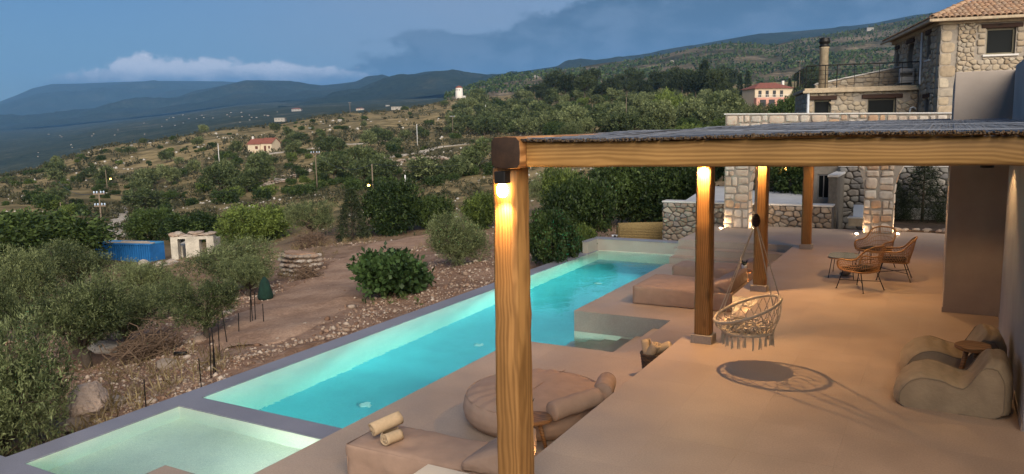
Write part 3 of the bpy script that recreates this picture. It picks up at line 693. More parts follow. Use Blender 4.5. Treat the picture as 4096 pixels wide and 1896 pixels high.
M['stone_w'] = stone_mat('pale_cut_stone', [(.50,.44,.375),(.46,.42,.37),(.42,.27,.16),(.53,.48,.42),(.45,.34,.25),(.50,.46,.40),(.40,.26,.165)], 5)
M['stone_v'] = stone_mat('villa_field_stone', [(.34,.275,.195),(.40,.335,.25),(.30,.225,.145),(.42,.365,.28),(.37,.30,.21),(.33,.285,.225)], 5)
M['stone_r'] = stone_mat('brown_rubble_stone', [(.26,.20,.145),(.33,.27,.21),(.21,.155,.11),(.37,.32,.26),(.29,.21,.14),(.24,.22,.20)], 6)
M['stone_g'] = stone_mat('grey_rubble_stone', [(.20,.20,.20),(.26,.255,.24),(.30,.28,.25),(.17,.17,.175),(.24,.22,.20)], 6)
M['mortar'] = plain('mortar', (.27, .235, .195), .95, .15, 9, .5, .01)
M['mortar_d'] = plain('dark_mortar', (.155, .14, .12), .95, .2, 9, .6, .02)
M['cap'] = plain('pale_cap_stone', (.58, .56, .53), .8, .08, 4, .25, .006)

# ---- stone arcade at the end of the terrace
ar = empty('stone_arcade', (-6.19, 25.2, 0)); tag(ar, 'pale cut-stone arcade with round arches at the terrace end', 'arcade')
XA, R0, SP = [(-6.19, -5.42), (-2.05, -1.255), (2.11, 2.9)], 1.685, 1.2
def cap_z(x): return 3.64-.023*(x+6.19)
low = [(-6.19, -.6), (-5.42, -.6)]
for a, b in ((-5.42, -2.05), (-1.255, 2.11)):
    c = (a+b)/2; r = (b-a)/2; low += [(c-r*math.cos(t), SP+r*math.sin(t)) for t in np.linspace(0, math.pi, 25)]
    low += [(b, -.6), ({-2.05: -1.255, 2.11: 2.9}[b], -.6)]
mb = MB()
for (xa, za), (xb, zb) in zip(low, low[1:]):
    za2, zb2 = cap_z(xa), cap_z(xb)
    if xb-xa > 1e-6:
        for y, o in ((0, 1), (.55, -1)):
            q = [(xa+6.19,y,za),(xb+6.19,y,zb),(xb+6.19,y,zb2),(xa+6.19,y,za2)]; mb.add(q, [(0,1,2,3)[::o]])
        mb.add([(xa+6.19,0,za2),(xb+6.19,0,zb2),(xb+6.19,.55,zb2),(xa+6.19,.55,za2)], [(0,1,2,3)])
    mb.add([(xa+6.19,0,za),(xa+6.19,.55,za),(xb+6.19,.55,zb),(xb+6.19,0,zb)], [(0,1,2,3)])
mb.add([(0,0,-.6),(0,.55,-.6),(0,.55,cap_z(-6.19)),(0,0,cap_z(-6.19))], [(3,2,1,0)])
mb.build('wall_core', M['mortar'], ar)
cp = MB(); cp.add([(-.04,-.04,3.642),(7.3,-.04,3.642-.168),(7.3,.6,3.642-.168),(-.04,.6,3.642),(-.04,-.04,3.68),(7.3,-.04,3.68-.168),(7.3,.6,3.68-.168),(-.04,.6,3.68)], [(0,3,2,1),(4,5,6,7),(0,1,5,4),(1,2,6,5),(2,3,7,6),(3,0,4,7)])
cp.build('coping', M['cap'], ar)
rg = np.random.default_rng(21)
rects = split_rects(-6.19, -5.42, 0, 3.62, .46, .38, rg)+split_rects(-5.42, -2.05, 1.2, 3.60, .5, .36, rg)+split_rects(-2.05, -1.255, 0, 3.53, .44, .38, rg)+split_rects(-1.255, .9, 1.2, 3.48, .5, .36, rg)
def arch_cut(p):
    cx_, cz_ = np.mean(p, 0); out = []
    for a, b in ((-5.42, -2.05), (-1.255, 2.11)):
        c = (a+b)/2; r = (b-a)/2; ins = sum(math.hypot(x-c, z-SP) < r-.02 for x, z in p)
        if math.hypot(cx_-c, cz_-SP) < r or ins > len(p)*.6: return None
    for x, z in p:
        for a, b in ((-5.42, -2.05), (-1.255, 2.11)):
            c = (a+b)/2; r = (b-a)/2+.012
            d = math.hypot(x-c, z-SP)
            if d < r and z > SP-.001: k = r/max(d, 1e-3); x, z = c+(x-c)*k, SP+(z-SP)*k
        z = min(z, cap_z(x)-.012); out.append((x, z))
    return out
stones(ar, [rect_poly(q, rg, .03) for q in rects], (6.19, 0, 0), (1,0,0), (0,0,1), (0,-1,0), 'stone_w', .016, .03, rg, cut=arch_cut, amin=.008)
# stones of the reveals that the floor lights catch
for xr, s in ((-5.42, 1), (-1.255, 1)):
    rq = split_rects(0.02, .53, 0, 1.2, .5, .34, rg)
    stones(ar, [rect_poly(q, rg, .03) for q in rq], (xr+6.19, 0, 0), (0,1,0), (0,0,1), (s,0,0), 'stone_w', .014, .02, rg)
    pv = []
    for k in range(9):
        t0, t1 = math.pi*k/18, math.pi*(k+1)/18; xc = xr+s*R0
        a = np.array([xc-s*R0*math.cos(t0), SP+R0*math.sin(t0)]); b = np.array([xc-s*R0*math.cos(t1), SP+R0*math.sin(t1)]); nm = np.array([xc, SP])-(a+b)/2; nm /= np.linalg.norm(nm); uz = (b-a)/np.linalg.norm(b-a)
        stones(ar, [rect_poly((0.01, .54, 0.0, float(np.linalg.norm(b-a))), rg, .02)], (a[0]+6.19, 0, a[1]), (0,1,0), (uz[0],0,uz[1]), (nm[0],0,nm[1]), 'stone_w', .012, .02, rg, name='voussoir')
M['glow4'] = emit('floor_light_lens', (1.0, .66, .36), 500)
def floor_light(x, y, lab, aim):
    e = empty('floor_light', (x, y, 0)); tag(e, lab, 'lamp', 'floor lights of the arcade')
    MB().lathe([(.001,0),(.055,0),(.055,.006),(.001,.006)], 16).build('rim', M['metal'], e); MB().lathe([(.001,.0065),(.04,.0065),(.034,.012),(.001,.012)], 12).build('lens', M['glow4'], e)
floor_light(-6.25, 25.05, 'lit floor light at the outer foot of the end pier', 0); floor_light(-5.28, 25.45, 'lit floor light inside the first arch by the end pier', 0)
floor_light(-2.2, 25.05, 'lit floor light at the pool side foot of the middle pier', 0); floor_light(-1.12, 25.45, 'lit floor light inside the second arch beside the middle pier', 0)

# ---- low rubble wall behind the platform, tall grey wall, planting bed
def rubble_wall(name, lab, x0, x1, y, z0, z1, th, mat, cw, ch, seed, cap=True, mortar='mortar_d', depth=.06):
    e = empty(name, (x0, y, z0)); tag(e, lab, 'wall'); MB().box(0, x1-x0, .01, th, 0, z1-z0).build('wall_core', M[mortar], e)
    r_ = np.random.default_rng(seed); stones(e, voronoi(0, x1-x0, 0, z1-z0, cw, ch, r_), (0,0,0), (1,0,0), (0,0,1), (0,-1,0), mat, .014, depth, r_)
    if x0 < -3: stones(e, voronoi(.02, th-.02, 0, z1-z0, cw, ch, r_), (0,0,0), (0,1,0), (0,0,1), (-1,0,0), mat, .014, depth*.6, r_)
    if cap: MB().box(-.03, x1-x0+.03, -.05, th+.03, z1-z0+.002, z1-z0+.06).build('coping', M['cap'], e, bevel=.012)
    return e
rubble_wall('rubble_wall', 'low brown rubble wall behind the far platform and end pier', -8.6, -3.05, 26.3, -1.3, .66, .45, 'stone_r', .24, .17, 31)
rubble_wall('grey_stone_wall', 'tall grey stone wall behind the middle arcade pier', -3.2, 4.2, 29.2, -.4, 1.78, .4, 'stone_g', .30, .20, 32)
ew = empty('wall_return', (-3.3, 27.2, 0)); tag(ew, 'narrow rendered wall end beside the grey stone wall', 'wall')
MB().box(0, .28, 0, 2.4, -.4, 1.55).build('render_core', M['mortar_d'], ew, bevel=.02); MB().box(-.03, .31, -.03, 2.4, 1.552, 1.62).build('coping', M['cap'], ew, bevel=.01)
sb = block('planting_bed', [(-1.5,4.2,26.0,29.2,-1,.06)], 'mortar_d'); sb.data.materials.clear(); M['soil'] = plain('bed_soil', (.085, .055, .035), .95, .35, 3, .9, .05); sb.data.materials.append(M['soil'])
tag(MB().box(-1.5, 4.2, 28.85, 29.15, .06, .42).build('planter_ledge', M['cap'], bevel=.03), 'low pale stone ledge along the foot of the grey wall', 'ledge')
def rock_mesh(seed, sub=1, mat='rock', flat=.7, ang=.35):
    bm = bmesh.new(); bmesh.ops.create_icosphere(bm, subdivisions=sub+1, radius=1); r_ = np.random.default_rng(seed)
    pl = [(np.array(v)/np.linalg.norm(v), r_.uniform(.55, .9)) for v in r_.normal(0, 1, (9, 3))]
    for v in bm.verts:
        p = np.array(v.co)
        for n, d in pl:
            k = p@n
            if k > d: p = p-n*(k-d)*.9
        p = p*(1+r_.normal(0, .03)); p[2] *= flat; v.co = p
    me = bpy.data.meshes.new('rock'); bm.to_mesh(me); bm.free(); me.materials.append(M[mat]); return me
M['rock'] = stone_mat('field_rock', [(.30,.24,.19),(.38,.33,.28),(.26,.19,.14),(.44,.40,.35),(.33,.24,.18)], 2.5, .9, .05)
ROCKS = [rock_mesh(i, 1) for i in range(6)]
for i in range(11):
    o = link('border_rock', ROCKS[i % 6], None, (-1.45+i*.27+random.uniform(-.05,.05), 26.05+random.uniform(-.04,.06), .05), random.random()*6); s = random.uniform(.09, .17); o.scale = (s*1.3, s, s)
    tag(o, 'rough brown rock edging the planting bed beyond the arch', 'rock', 'rocks edging the planting bed')
cb = empty('garden_cabinet', (-2.62, 26.9, 0)); tag(cb, 'tan stone cabinet with upright pale blue panel beside the middle pier', 'cabinet')
M['tan'] = stone_mat('tan_sandstone', [(.44,.36,.25),(.41,.33,.23)], 6); M['paleblue'] = plain('pale_blue_panel', (.42, .52, .66), .4, .05, 3, 0)
MB().box(0, .62, 0, .4, 0, .25).build('body', M['tan'], cb, bevel=.01); MB().box(-.03, .65, -.03, .43, .252, .29).build('top_slab', M['cap'], cb, bevel=.006); MB().box(.12, .6, .14, .18, .292, .68).build('panel', M['paleblue'], cb, bevel=.006)
# driveway beyond, with dark retaining wall and a garden lamp
dv = MB(); dv.add([(-9.5,29,-.1),(-3.4,29,-.1),(-3.4,35.5,.55),(-9.5,35.5,.55)], [(0,1,2,3)]); M['conc'] = plain('pale_concrete_drive', (.40,.41,.43), .8, .08, 2, .2, .01)
tag(dv.build('driveway', M['conc']), kind='structure')
rw = empty('retaining_wall', (-7.4, 34.6, 0)); tag(rw, 'dark sloping retaining wall with brown coping beyond the driveway', 'wall')
M['slate'] = plain('dark_slate', (.07,.075,.08), .7, .2, 3, .4, .02); M['browncap'] = plain('brown_coping', (.26,.18,.115), .8, .15, 6, .3)
MB().add([(0,0,.2),(3.6,0,.2),(3.6,0,1.2),(0,0,.66),(0,.4,.2),(3.6,.4,.2),(3.6,.4,1.2),(0,.4,.66)], [(0,1,2,3),(7,6,5,4),(0,4,5,1),(1,5,6,2),(3,7,4,0)]).build('wall_body', M['slate'], rw)
MB().add([(-.05,-.08,.662),(3.65,-.08,1.21),(3.65,.5,1.21),(-.05,.5,.662),(-.05,-.08,.73),(3.65,-.08,1.28),(3.65,.5,1.28),(-.05,.5,.73)], [(0,3,2,1),(4,5,6,7),(0,1,5,4),(1,2,6,5),(2,3,7,6),(3,0,4,7)]).build('coping', M['browncap'], rw)
for i, (z, w) in enumerate(((.34, .03), (.22, .05), (.06, .02))):
    tag(MB().tube([(-6.6+j*.22, 31.2+i*1.3, z*.5+.02+.05*math.sin(j*.9+i)) for j in range(14)], .012, 5).build('cable', M['metal'], None), ['thin black cable lying across the driveway, farthest','thin black cable lying across the driveway, middle','thin black cable lying across the driveway, nearest'][2-i], 'cable')
gl = empty('garden_lamp', (-6.0, 35.0, .95)); tag(gl, 'small lit garden lantern standing on the brown coping', 'lamp'); M['amber'] = emit('amber_flame', (1.0,.45,.10), 25)
MB().lathe([(.07,0),(.06,.1),(.05,.16)], 10).build('base', M['metal'], gl); MB().lathe([(.001,.162),(.06,.17),(.07,.26),(.05,.42),(.02,.62),(.001,.66)], 10).build('glass', M['amber'], gl, True)
ht = empty('garden_hut', (-4.15, 29.5, 0)); tag(ht, 'small grey hut corner with framed window behind the rubble wall', 'hut')
for q in holed(0, .95, -.3, 1.95, [(.2, .62, .62, 1.5)]): MB().box(q[0], q[1], 0, .25, q[2], q[3]).build('wall', M['mortar'], ht)
for q in ((.2,.25,.62,1.5),(.57,.62,.62,1.5),(.25,.57,.62,.67),(.25,.57,1.45,1.5),(.395,.425,.67,1.45)): MB().box(q[0], q[1], .03, .08, q[2], q[3]).build('window_frame', M['stone_g'], ht)
MB().box(.25,.57,.09,.1,.67,1.45).build('pane', M['glass'], ht); MB().box(-.1,1.05,-.15,.5,1.952,2.05).build('roof', M['slate'], ht)

# ---- stone villa
rg0 = np.random.default_rng(43); VA = rad(14.9); vl = empty('stone_villa', (-.38, 37.16, 0), VA); tag(vl, 'two-storey stone villa with tiled hip roof and roof terrace', 'villa')
def vbox(name, x0, x1, y0, y1, z0, z1, mat, parent=vl, bev=0): return MB().box(x0, x1, y0, y1, z0, z1).build(name, M[mat], parent, bevel=bev)
HR = [(1.68, 2.74, 5.93, 6.97)]; HL = [(1.42, 2.02, 5.95, 7.0), (4.35, 5.35, 4.95, 6.95), (7.25, 7.8, 5.6, 6.9), (1.35, 1.9, 3.4, 4.3)]; HT = [(-4.45, -3.7, 3.3, 4.38), (-2.12, -.9, 3.3, 4.38)]
for q in holed(0, 9, 0, 7.36, HR): vbox('wall', q[0], q[1], 0, .45, q[2], q[3], 'mortar')
for q in holed(.0, 8.36, 0, 7.36, HL): vbox('wall', .003, .45, q[0]+(.452 if q[0] == 0 else 0), q[1], q[2], q[3], 'mortar')
for q in holed(-4.76, 0, 0, 4.76, HT): vbox('wall', q[0], q[1]-(.0 if q[1] < -.01 else .003), 3.17, 3.6, q[2], q[3], 'mortar')
vbox('wall', -4.757, -4.35, 3.602, 8.3, 0, 4.757, 'mortar'); stones(vl, voronoi(3.2, 8.2, 3.5, 4.72, .4, .24, rg0), (-4.757,0,0), (0,1,0), (0,0,1), (-1,0,0), 'stone_v', .016, .04, rg0)
vbox('floor_slab', -4.9, -.003, 2.98, 8.36, 4.78, 4.93, 'tan', bev=.02); vbox('gutter', -4.98, -.004, 2.9, 3.0, 4.70, 4.82, 'tan', bev=.03)
rg = np.random.default_rng(44)
quo = []; z = 3.2; i = 0
while z < 7.3:                                       # corner stones
    h = rg.uniform(.32, .5); w = (.62 if i % 2 else .38)*rg.uniform(.9, 1.15); quo.append((0.005, w, z, min(z+h, 7.34))); z += h; i += 1
stones(vl, [rect_poly(q, rg, .02) for q in quo], (0,0,0), (1,0,0), (0,0,1), (0,-1,0), 'stone_v', .010, .022, rg, name='quoin')
stones(vl, [rect_poly((.005, (.4 if i % 2 else .6)*1.0, q[2], q[3]), rg, .02) for i, q in enumerate(quo)], (0,0,0), (0,1,0), (0,0,1), (-1,0,0), 'stone_v', .010, .02, rg, name='quoin')
jb = []
for u0, u1 in ((1.3, 1.66), (2.76, 3.1)):
    z = 5.95
    while z < 6.9: h = rg.uniform(.22, .36); jb.append((u0+rg.uniform(0, .1) if u0 < 2 else u0, u1 if u0 < 2 else u1-rg.uniform(0, .1), z, z+h)); z += h
stones(vl, [rect_poly(q, rg, .02) for q in jb], (0,0,0), (1,0,0), (0,0,1), (0,-1,0), 'stone_v', .012, .05, rg, name='jamb_stone')
stones(vl, voronoi(.55, 4.0, 3.9, 7.3, .25, .18, rg), (0,0,0), (1,0,0), (0,0,1), (0,-1,0), 'stone_v', .016, .06, rg, cut=multi_cut([(1.28, 3.12, 5.8, 7.2)]+[(0, .62, 2.9, 7.4)]))
stones(vl, voronoi(.55, 8.3, 3.7, 7.3, .46, .24, rg), (0,0,0), (0,1,0), (0,0,1), (-1,0,0), 'stone_v', .016, .05, rg, cut=multi_cut(HL+[(0, .55, 3, 7.4), (3.0, 8.4, 3, 4.95)]))
stones(vl, voronoi(-4.76, 0, 3.5, 4.72, .34, .22, rg), (0,3.17,0), (1,0,0), (0,0,1), (0,-1,0), 'stone_v', .016, .05, rg, cut=multi_cut(HT+[(-4.85,-3.2,4.3,4.52),(-2.5,-.5,4.3,4.6)]))
def window(parent, o, ux, nr, u0, u1, v0, v1, frame='tan', sill=True, lint=(.22, .18), fw=.07, inset=.14):
    o, ux, nr = (np.array(a, float) for a in (o, ux, nr)); uz = np.array([0, 0, 1.])
    def bar(name, a, b, c, d, n0, n1, mat, par=parent, bev=0):
        vs = [o+ux*x+uz*z+nr*n for n in (n1, n0) for x, z in ((a, c), (b, c), (b, d), (a, d))]; F = [(0,1,2,3),(7,6,5,4),(0,4,5,1),(1,5,6,2),(2,6,7,3),(3,7,4,0)]
        if np.dot(np.cross(ux, uz), nr) < 0: F = [f[::-1] for f in F]
        return MB().add(vs, F).build(name, M[mat], par, bevel=bev)
    fr = bar('window_frame', u0, u0+fw, v0, v1, -inset-.06, -inset, 'wframe')
    for a, b, c, d in ((u1-fw, u1, v0, v1), (u0+fw, u1-fw, v0, v0+fw), (u0+fw, u1-fw, v1-fw, v1)): bar('frame_bar', a, b, c, d, -inset-.06, -inset+.001, 'wframe', fr)
    bar('pane', u0+fw, u1-fw, v0+fw, v1-fw, -inset-.05, -inset-.04, 'glass')
    if lint: bar('lintel', u0-lint[0], u1+lint[0], v1+.005, v1+lint[1], -.2, .09, 'old_wood', bev=.025)
    if sill: bar('sill', u0-.12, u1+.12, v0-.08, v0-.003, -.12, .09, 'cap', bev=.01)
M['wframe'] = plain('olive_window_frame', (.14, .12, .07), .5, .1, 9, 0)
for h in HR: window(vl, (0,0,0), (1,0,0), (0,-1,0), *h)
window(vl, (0,0,0), (0,1,0), (-1,0,0), *HL[0], lint=(.15, .22), inset=.25); window(vl, (0,0,0), (0,1,0), (-1,0,0), *HL[1], sill=False, lint=(.2, .22), inset=.25); window(vl, (0,0,0), (0,1,0), (-1,0,0), *HL[2], sill=False, lint=(.15, .2), inset=.25); window(vl, (0,0,0), (0,1,0), (-1,0,0), *HL[3], sill=False, inset=.25)
for h in HT: window(vl, (0,3.17,0), (1,0,0), (0,-1,0), *h, sill=False, lint=(.25, .2), inset=.2)
# hip roof with barrel tiles
EV_, OV, PITCH = 7.40, .5, math.tan(rad(24))
rx0, rx1, ry0, ry1 = -OV, 9.5, -OV, 8.36+OV; hh = (ry1-ry0)/2
apex = EV_+hh*PITCH
rb = MB(); rb.add([(rx0,ry0,EV_),(rx1,ry0,EV_),(rx1,ry1,EV_),(rx0,ry1,EV_),(rx0+hh,(ry0+ry1)/2,apex),(rx1-1,(ry0+ry1)/2,apex)], [(0,1,5,4),(1,2,5),(2,3,4,5),(3,0,4),(3,2,1,0)])
M['roof_tile'] = stone_mat('terracotta_tile', [(.36,.22,.14),(.42,.28,.18),(.33,.24,.17),(.40,.25,.15),(.30,.20,.14)], 8, .8, .006)
roof = rb.build('roof', M['roof_tile'], vl)
def tile_mesh():
    b = MB(); n = 6; L = .42; vs = []
    for s, r in ((0, .105), (1, .085)):
        for th in (0, .018):
            for k in range(n+1): a = math.pi*k/n; vs.append(((r-th)*math.cos(a), s*L, (r-th)*math.sin(a)*.9+s*.0))
    m_ = n+1; F = []
    for k in range(n): F += [(k+1, k, 2*m_+k, 2*m_+k+1), (m_+k, m_+k+1, 3*m_+k+1, 3*m_+k), (k, k+1, m_+k+1, m_+k)]
    return b.add(vs, F).mesh('roof_tile', M['roof_tile'], True)
TM = tile_mesh(); cnt = 0
for row in range(5):
    for k in range(48):
        x = rx0+.12+k*.205; d = row*.36
        if x-rx0 < d+.05 or x > 8.6: continue
        o = link('roof_tile', TM, roof, (x+random.gauss(0,.006), ry0+d-.05, EV_+.035+(d-.05)*PITCH+random.gauss(0,.004))); o.rotation_euler = (math.atan(PITCH)-.03, 0, random.gauss(0,.02)); cnt += 1
for row in range(2):
    for k in range(44):
        y = ry0+.15+k*.205; d = row*.36
        if y-ry0 < d+.05 or y > ry1-.2: continue
        o = link('roof_tile', TM, roof, (rx0+d-.05, y, EV_+.035+(d-.05)*PITCH)); o.rotation_euler = (math.atan(PITCH)-.03, 0, -math.pi/2)
for k in range(12):                                  # hip ridge tiles
    o = link('ridge_tile', TM, roof, (rx0+.02+k*.26, ry0+.02+k*.26, EV_+.07+k*.26*PITCH)); o.rotation_euler = (math.atan(PITCH/1.414)-.02, 0, -math.pi/4); o.scale = (1.25, 1.0, 1.25)
vbox('gutter', rx0-.08, 9.4, ry0-.1, ry0-.0, EV_-.12, EV_-.0, 'tan', bev=.03); vbox('gutter', rx0-.1, rx0, ry0-.1, ry1, EV_-.12, EV_-.002, 'tan', bev=.03)
vbox('cornice', -.16, 9, -.16, .0, 7.2, 7.37, 'tan', bev=.04); vbox('cornice', -.157, 0, .003, 8.36, 7.2, 7.367, 'tan', bev=.04)
M['pipe'] = plain('white_pipe', (.55,.58,.62), .4, .05, 5, 0)
MB().tube([(-.09,2.62,7.2),(-.09,2.62,4.95)], .045, 8).build('downpipe', M['pipe'], vl); MB().tube([(-4.72,3.05,4.72),(-4.72,3.05,3.0)], .06, 8).build('downpipe', M['pipe'], vl)
MB().tube([(-.35,3.0,3.0),(-.35,3.0,3.75),(-.33,3.0,3.9),(-.22,3.0,3.95),(-.12,3.0,3.88)], .04, 8).build('vent_pipe', M['pipe'], vl)
ch = empty('chimney', (-4.0, 3.7, 4.93), 0, vl); MB().lathe([(.21,0),(.20,1.85),(.23,1.87),(.23,1.92)], 20).build('flue', M['tan'], ch, True)
MB().lathe([(.26,1.93),(.26,1.96),(.19,2.0),(.19,2.06),(.25,2.12),(.26,2.2),(.22,2.28),(.24,2.32),(.1,2.36)], 18).build('cowl', M['metal'], ch, True)
ra = empty('terrace_railing', (0, 0, 4.93), 0, vl)
for x in (-4.85,-4.62,-4.0,-3.5,-2.75,-1.7,-.75,-.05): MB().tube([(x,3.02,0),(x,3.02,1.03)], .022 if x in (-4.85,-3.5,-4.0,-.05) else .012, 6).build('baluster', M['metal'], ra)
MB().tube([(-4.85,3.02,1.03),(-.02,3.02,1.03)], .028, 6).build('top_rail', M['metal'], ra); MB().tube([(-4.85,3.02,1.0),(-4.85,8.0,1.0)], .025, 6).build('top_rail', M['metal'], ra)
for z in (.2,.4,.6,.8): MB().tube([(-4.85,3.02,z),(-.02,3.02,z)], .008, 4).build('rail_bar', M['metal'], ra)
for y in (4.2,5.5,6.8,8.0): MB().tube([(-4.85,y,0),(-4.85,y,1.0)], .018, 6).build('baluster', M['metal'], ra)
sp = empty('terrace_parapet', (0, 6.6, 4.93), 0, vl)
MB().add([(-4.0,0,0),(0,0,0),(0,0,1.05),(-4.0,0,.32),(-4.0,.3,0),(0,.3,0),(0,.3,1.05),(-4.0,.3,.32)], [(0,1,2,3),(7,6,5,4),(0,4,5,1),(2,6,7,3),(3,7,4,0)]).build('wall_core', M['mortar'], sp)
def slope_cut(p): return [(x, min(z, .3+(x+4.0)*.1825)) for x, z in p]
stones(sp, voronoi(-4.0, 0, 0, 1.05, .36, .24, rg), (0,0,0), (1,0,0), (0,0,1), (0,-1,0), 'stone_v', .014, .04, rg, cut=slope_cut)
MB().add([(-4.03,-.05,.322),(.0,-.05,1.058),(.0,.35,1.058),(-4.03,.35,.322),(-4.03,-.05,.38),(.0,-.05,1.116),(.0,.35,1.116),(-4.03,.35,.38)], [(0,3,2,1),(4,5,6,7),(0,1,5,4),(1,2,6,5),(2,3,7,6),(3,0,4,7)]).build('coping', M['cap'], sp)
ac = empty('air_conditioner', (-.4, 3.75, 4.95), 0, vl); MB().box(-.3,.3,-.15,.15,.12,.78).build('casing', M['plaster'], ac, bevel=.03); MB().box(-.25,.25,-.1,.1,0,.118).build('feet', M['metal'], ac)
MB().lathe([(.2,0),(.2,.012),(.17,.016),(.001,.016)], 18).build('fan_grille', M['slate'], ac).rotation_euler = (math.pi/2, 0, 0); ac.children[-1].location = (-.06, -.152, .46)

# ------------------------------------------------------------------ soft furniture
def soft_box(name, sx, sy, sz, r, mat, parent=None, loc=None, puff=.03, wr=.012, seed=1, n=26, rz=None, fn=None):
    """stuffed box: rounded edges, bulging faces, wrinkles; base at z = 0"""
    bm = bmesh.new(); bmesh.ops.create_cube(bm, size=2); bmesh.ops.subdivide_edges(bm, edges=bm.edges, cuts=n, use_grid_fill=True)
    A = np.array([v.co for v in bm.verts])*np.array([sx/2, sy/2, sz/2]); NW = wr*fbm(A[:,0]*5+seed*7+A[:,2]*3, A[:,1]*5+A[:,2]*4, 3, seed)
    for iv, v in enumerate(bm.verts):
        x, y, z = v.co; p = np.array([x*sx/2, y*sy/2, z*sz/2]); inner = np.array([sx/2-r, sy/2-r, sz/2-r]); q = np.clip(p, -inner, inner); d = p-q; L = np.linalg.norm(d)
        m_ = max(abs(d)) if L > 0 else 0
        if L > 1e-9: p = q+d/L*min(r, m_*1.0)
        k = (1-abs(x)**3)*(1-abs(y)**3)
        if z > .9: p[2] += puff*k
        if abs(x) > .9: p[0] += np.sign(x)*puff*.6*(1-abs(y)**3)*(1-z*z)
        if abs(y) > .9: p[1] += np.sign(y)*puff*.6*(1-abs(x)**3)*(1-z*z)
        w = float(NW[iv]); p = p+np.array([0, 0, w*(z > -.6)])+np.array([w*.8*(abs(x) > .9), w*.8*(abs(y) > .9), 0])
        p[2] += sz/2
        if p[2] < .03: p[2] = max(0, p[2])
        if fn: p = fn(p)
        v.co = p
    me = bpy.data.meshes.new(name); bm.to_mesh(me); bm.free(); me.materials.append(M[mat]); me.polygons.foreach_set('use_smooth', [True]*len(me.polygons))
    return link(name, me, parent, loc, rz)
def seam(parent, pts, closed=True, r=.006, mat='fabric'): return MB().tube(pts, r, 5, closed).build('seam', M[mat], parent, True)
def daybed(lab, x0, x1, y0, y1, h, seed, back=True):
    e = empty('daybed', ((x0+x1)/2, (y0+y1)/2, DZ)); tag(e, lab, 'daybed', 'fabric daybeds on the pool deck'); L, W = x1-x0, y1-y0
    def dip(p):                                      # crease before the backrest
        k = math.exp(-((p[0]-(L/2-.52))/.07)**2); p[2] -= .05*k*(p[2] > h*.6); return p
    soft_box('mattress', L, W, h, .035, 'fabric', e, (0,0,0), .035, .022, seed, 30, fn=dip)
    a, b, z = L/2-.012, W/2-.012, h-.012
    seam(e, [(-a,-b,z),(a-.55,-b,z),(a-.5,-b,z-.03),(a-.45,-b,z),(a,-b,z),(a,b,z),(-a,b,z)], True)
    for sx in (-1, 1): MB().tube([(sx*a, -b, .01), (sx*a, -b, z)], .005, 5).build('seam', M['fabric'], e, True)
    if back:
        def wedge(p):
            t = np.clip((p[0]+.28)/.56, 0, 1); p[2] = p[2]*(.28+.72*t**.8); return p
        o = soft_box('backrest', .56, W*.96, .34, .07, 'fabric', e, (L/2-.29, 0, h-.02), .03, .03, seed+3, 20, fn=wedge)
    return e
daybed('long taupe daybed with rolled towels, nearest the pergola post', -5.80, -3.68, 6.37, 7.10, .40, 1)
daybed('wide square taupe daybed with wedge backrest beside the pool steps', -5.93, -3.75, 16.0, 17.6, .40, 2)
daybed('taupe daybed farthest away, just before the wide steps', -5.90, -3.75, 18.8, 19.65, .40, 3)
# round daybed
e = empty('round_daybed', (-4.72, 8.97, DZ)); tag(e, 'large round taupe daybed beside the small wooden table', 'daybed')
b = bmesh.new(); prof = [(0,0),(.80,0),(.90,.02),(.965,.10),(.985,.2),(.965,.30),(.925,.355),(.9,.37),(.80,.41),(.6,.445),(.35,.465),(.12,.455),(0,.44)]
pp = []
for (r0, z0), (r1, z1) in zip(prof, prof[1:]):
    for s in (0, .33, .66): pp.append((r0+(r1-r0)*s, z0+(z1-z0)*s))
pp.append(prof[-1]); V = []; n = 96
for i, (r, z) in enumerate(pp):
    for k in range(n):
        a = 2*math.pi*k/n; w = 0
        if z > .3 and r > .3: w = .015*math.sin(a*17+3*math.sin(a*3))*max(0, (r-.45))/.5*math.sin(min(1, (z-.3)/.1)*1.57)
        w += .022*float(fbm(np.array([r*math.cos(a)*4]), np.array([r*math.sin(a)*4+z*3]), 3, 5)[0])*(z > .08)
        rr = r*(1+.012*math.sin(a*3+1)); V.append((rr*math.cos(a), rr*math.sin(a), max(0, z+w*(z > .05))))
F = [(i*n+k, i*n+(k+1)%n, (i+1)*n+(k+1)%n, (i+1)*n+k) for i in range(len(pp)-1) for k in range(n)]
link('cushion_body', fast_mesh('cushion_body', V, F, M['fabric'], True), e)
seam(e, [(.93*math.cos(2*math.pi*k/60), .93*math.sin(2*math.pi*k/60), .36) for k in range(60)])
seam(e, [(.06+.0*k, -.85+k*.17, .425+.03*math.sin(k*.31)) for k in range(11)], False, .005)
def bolster(lab, a, c, r=.12, seed=1):
    a, c = np.array(a), np.array(c); L = np.linalg.norm(c-a); o = empty('bolster_cushion', tuple(a)); tag(o, lab, 'cushion', 'bolsters on the round daybed')
    prof = [(0.001,0),(.085,0),(.112,.012),(.12,.04)]+[(.122+.004*math.sin(k*1.3+seed), .04+(L-.08)*k/10) for k in range(1, 10)]+[(.12,L-.04),(.112,L-.012),(.085,L),(0.001,L)]
    q = MB().lathe([(p[0]*r/.12, p[1]) for p in prof], 26).build('cover', M['fabric'], o, True); q.rotation_mode = 'QUATERNION'; q.rotation_quaternion = Vector(c-a).to_track_quat('Z', 'Y')
    for t in (.02, .98): s = MB().tube([(r*.95*math.cos(2*math.pi*k/24), r*.95*math.sin(2*math.pi*k/24), L*t) for k in range(24)], .005, 5, True).build('piping', M['fabric'], q, True)
bolster('long bolster cushion lying on the near side of the round daybed', (-4.00, 8.02, -.075), (-3.68, 8.70, -.05)); bolster('short bolster cushion at the far side of the round daybed', (-3.66, 8.80, -.03), (-3.79, 9.28, -.04), .125, 4)
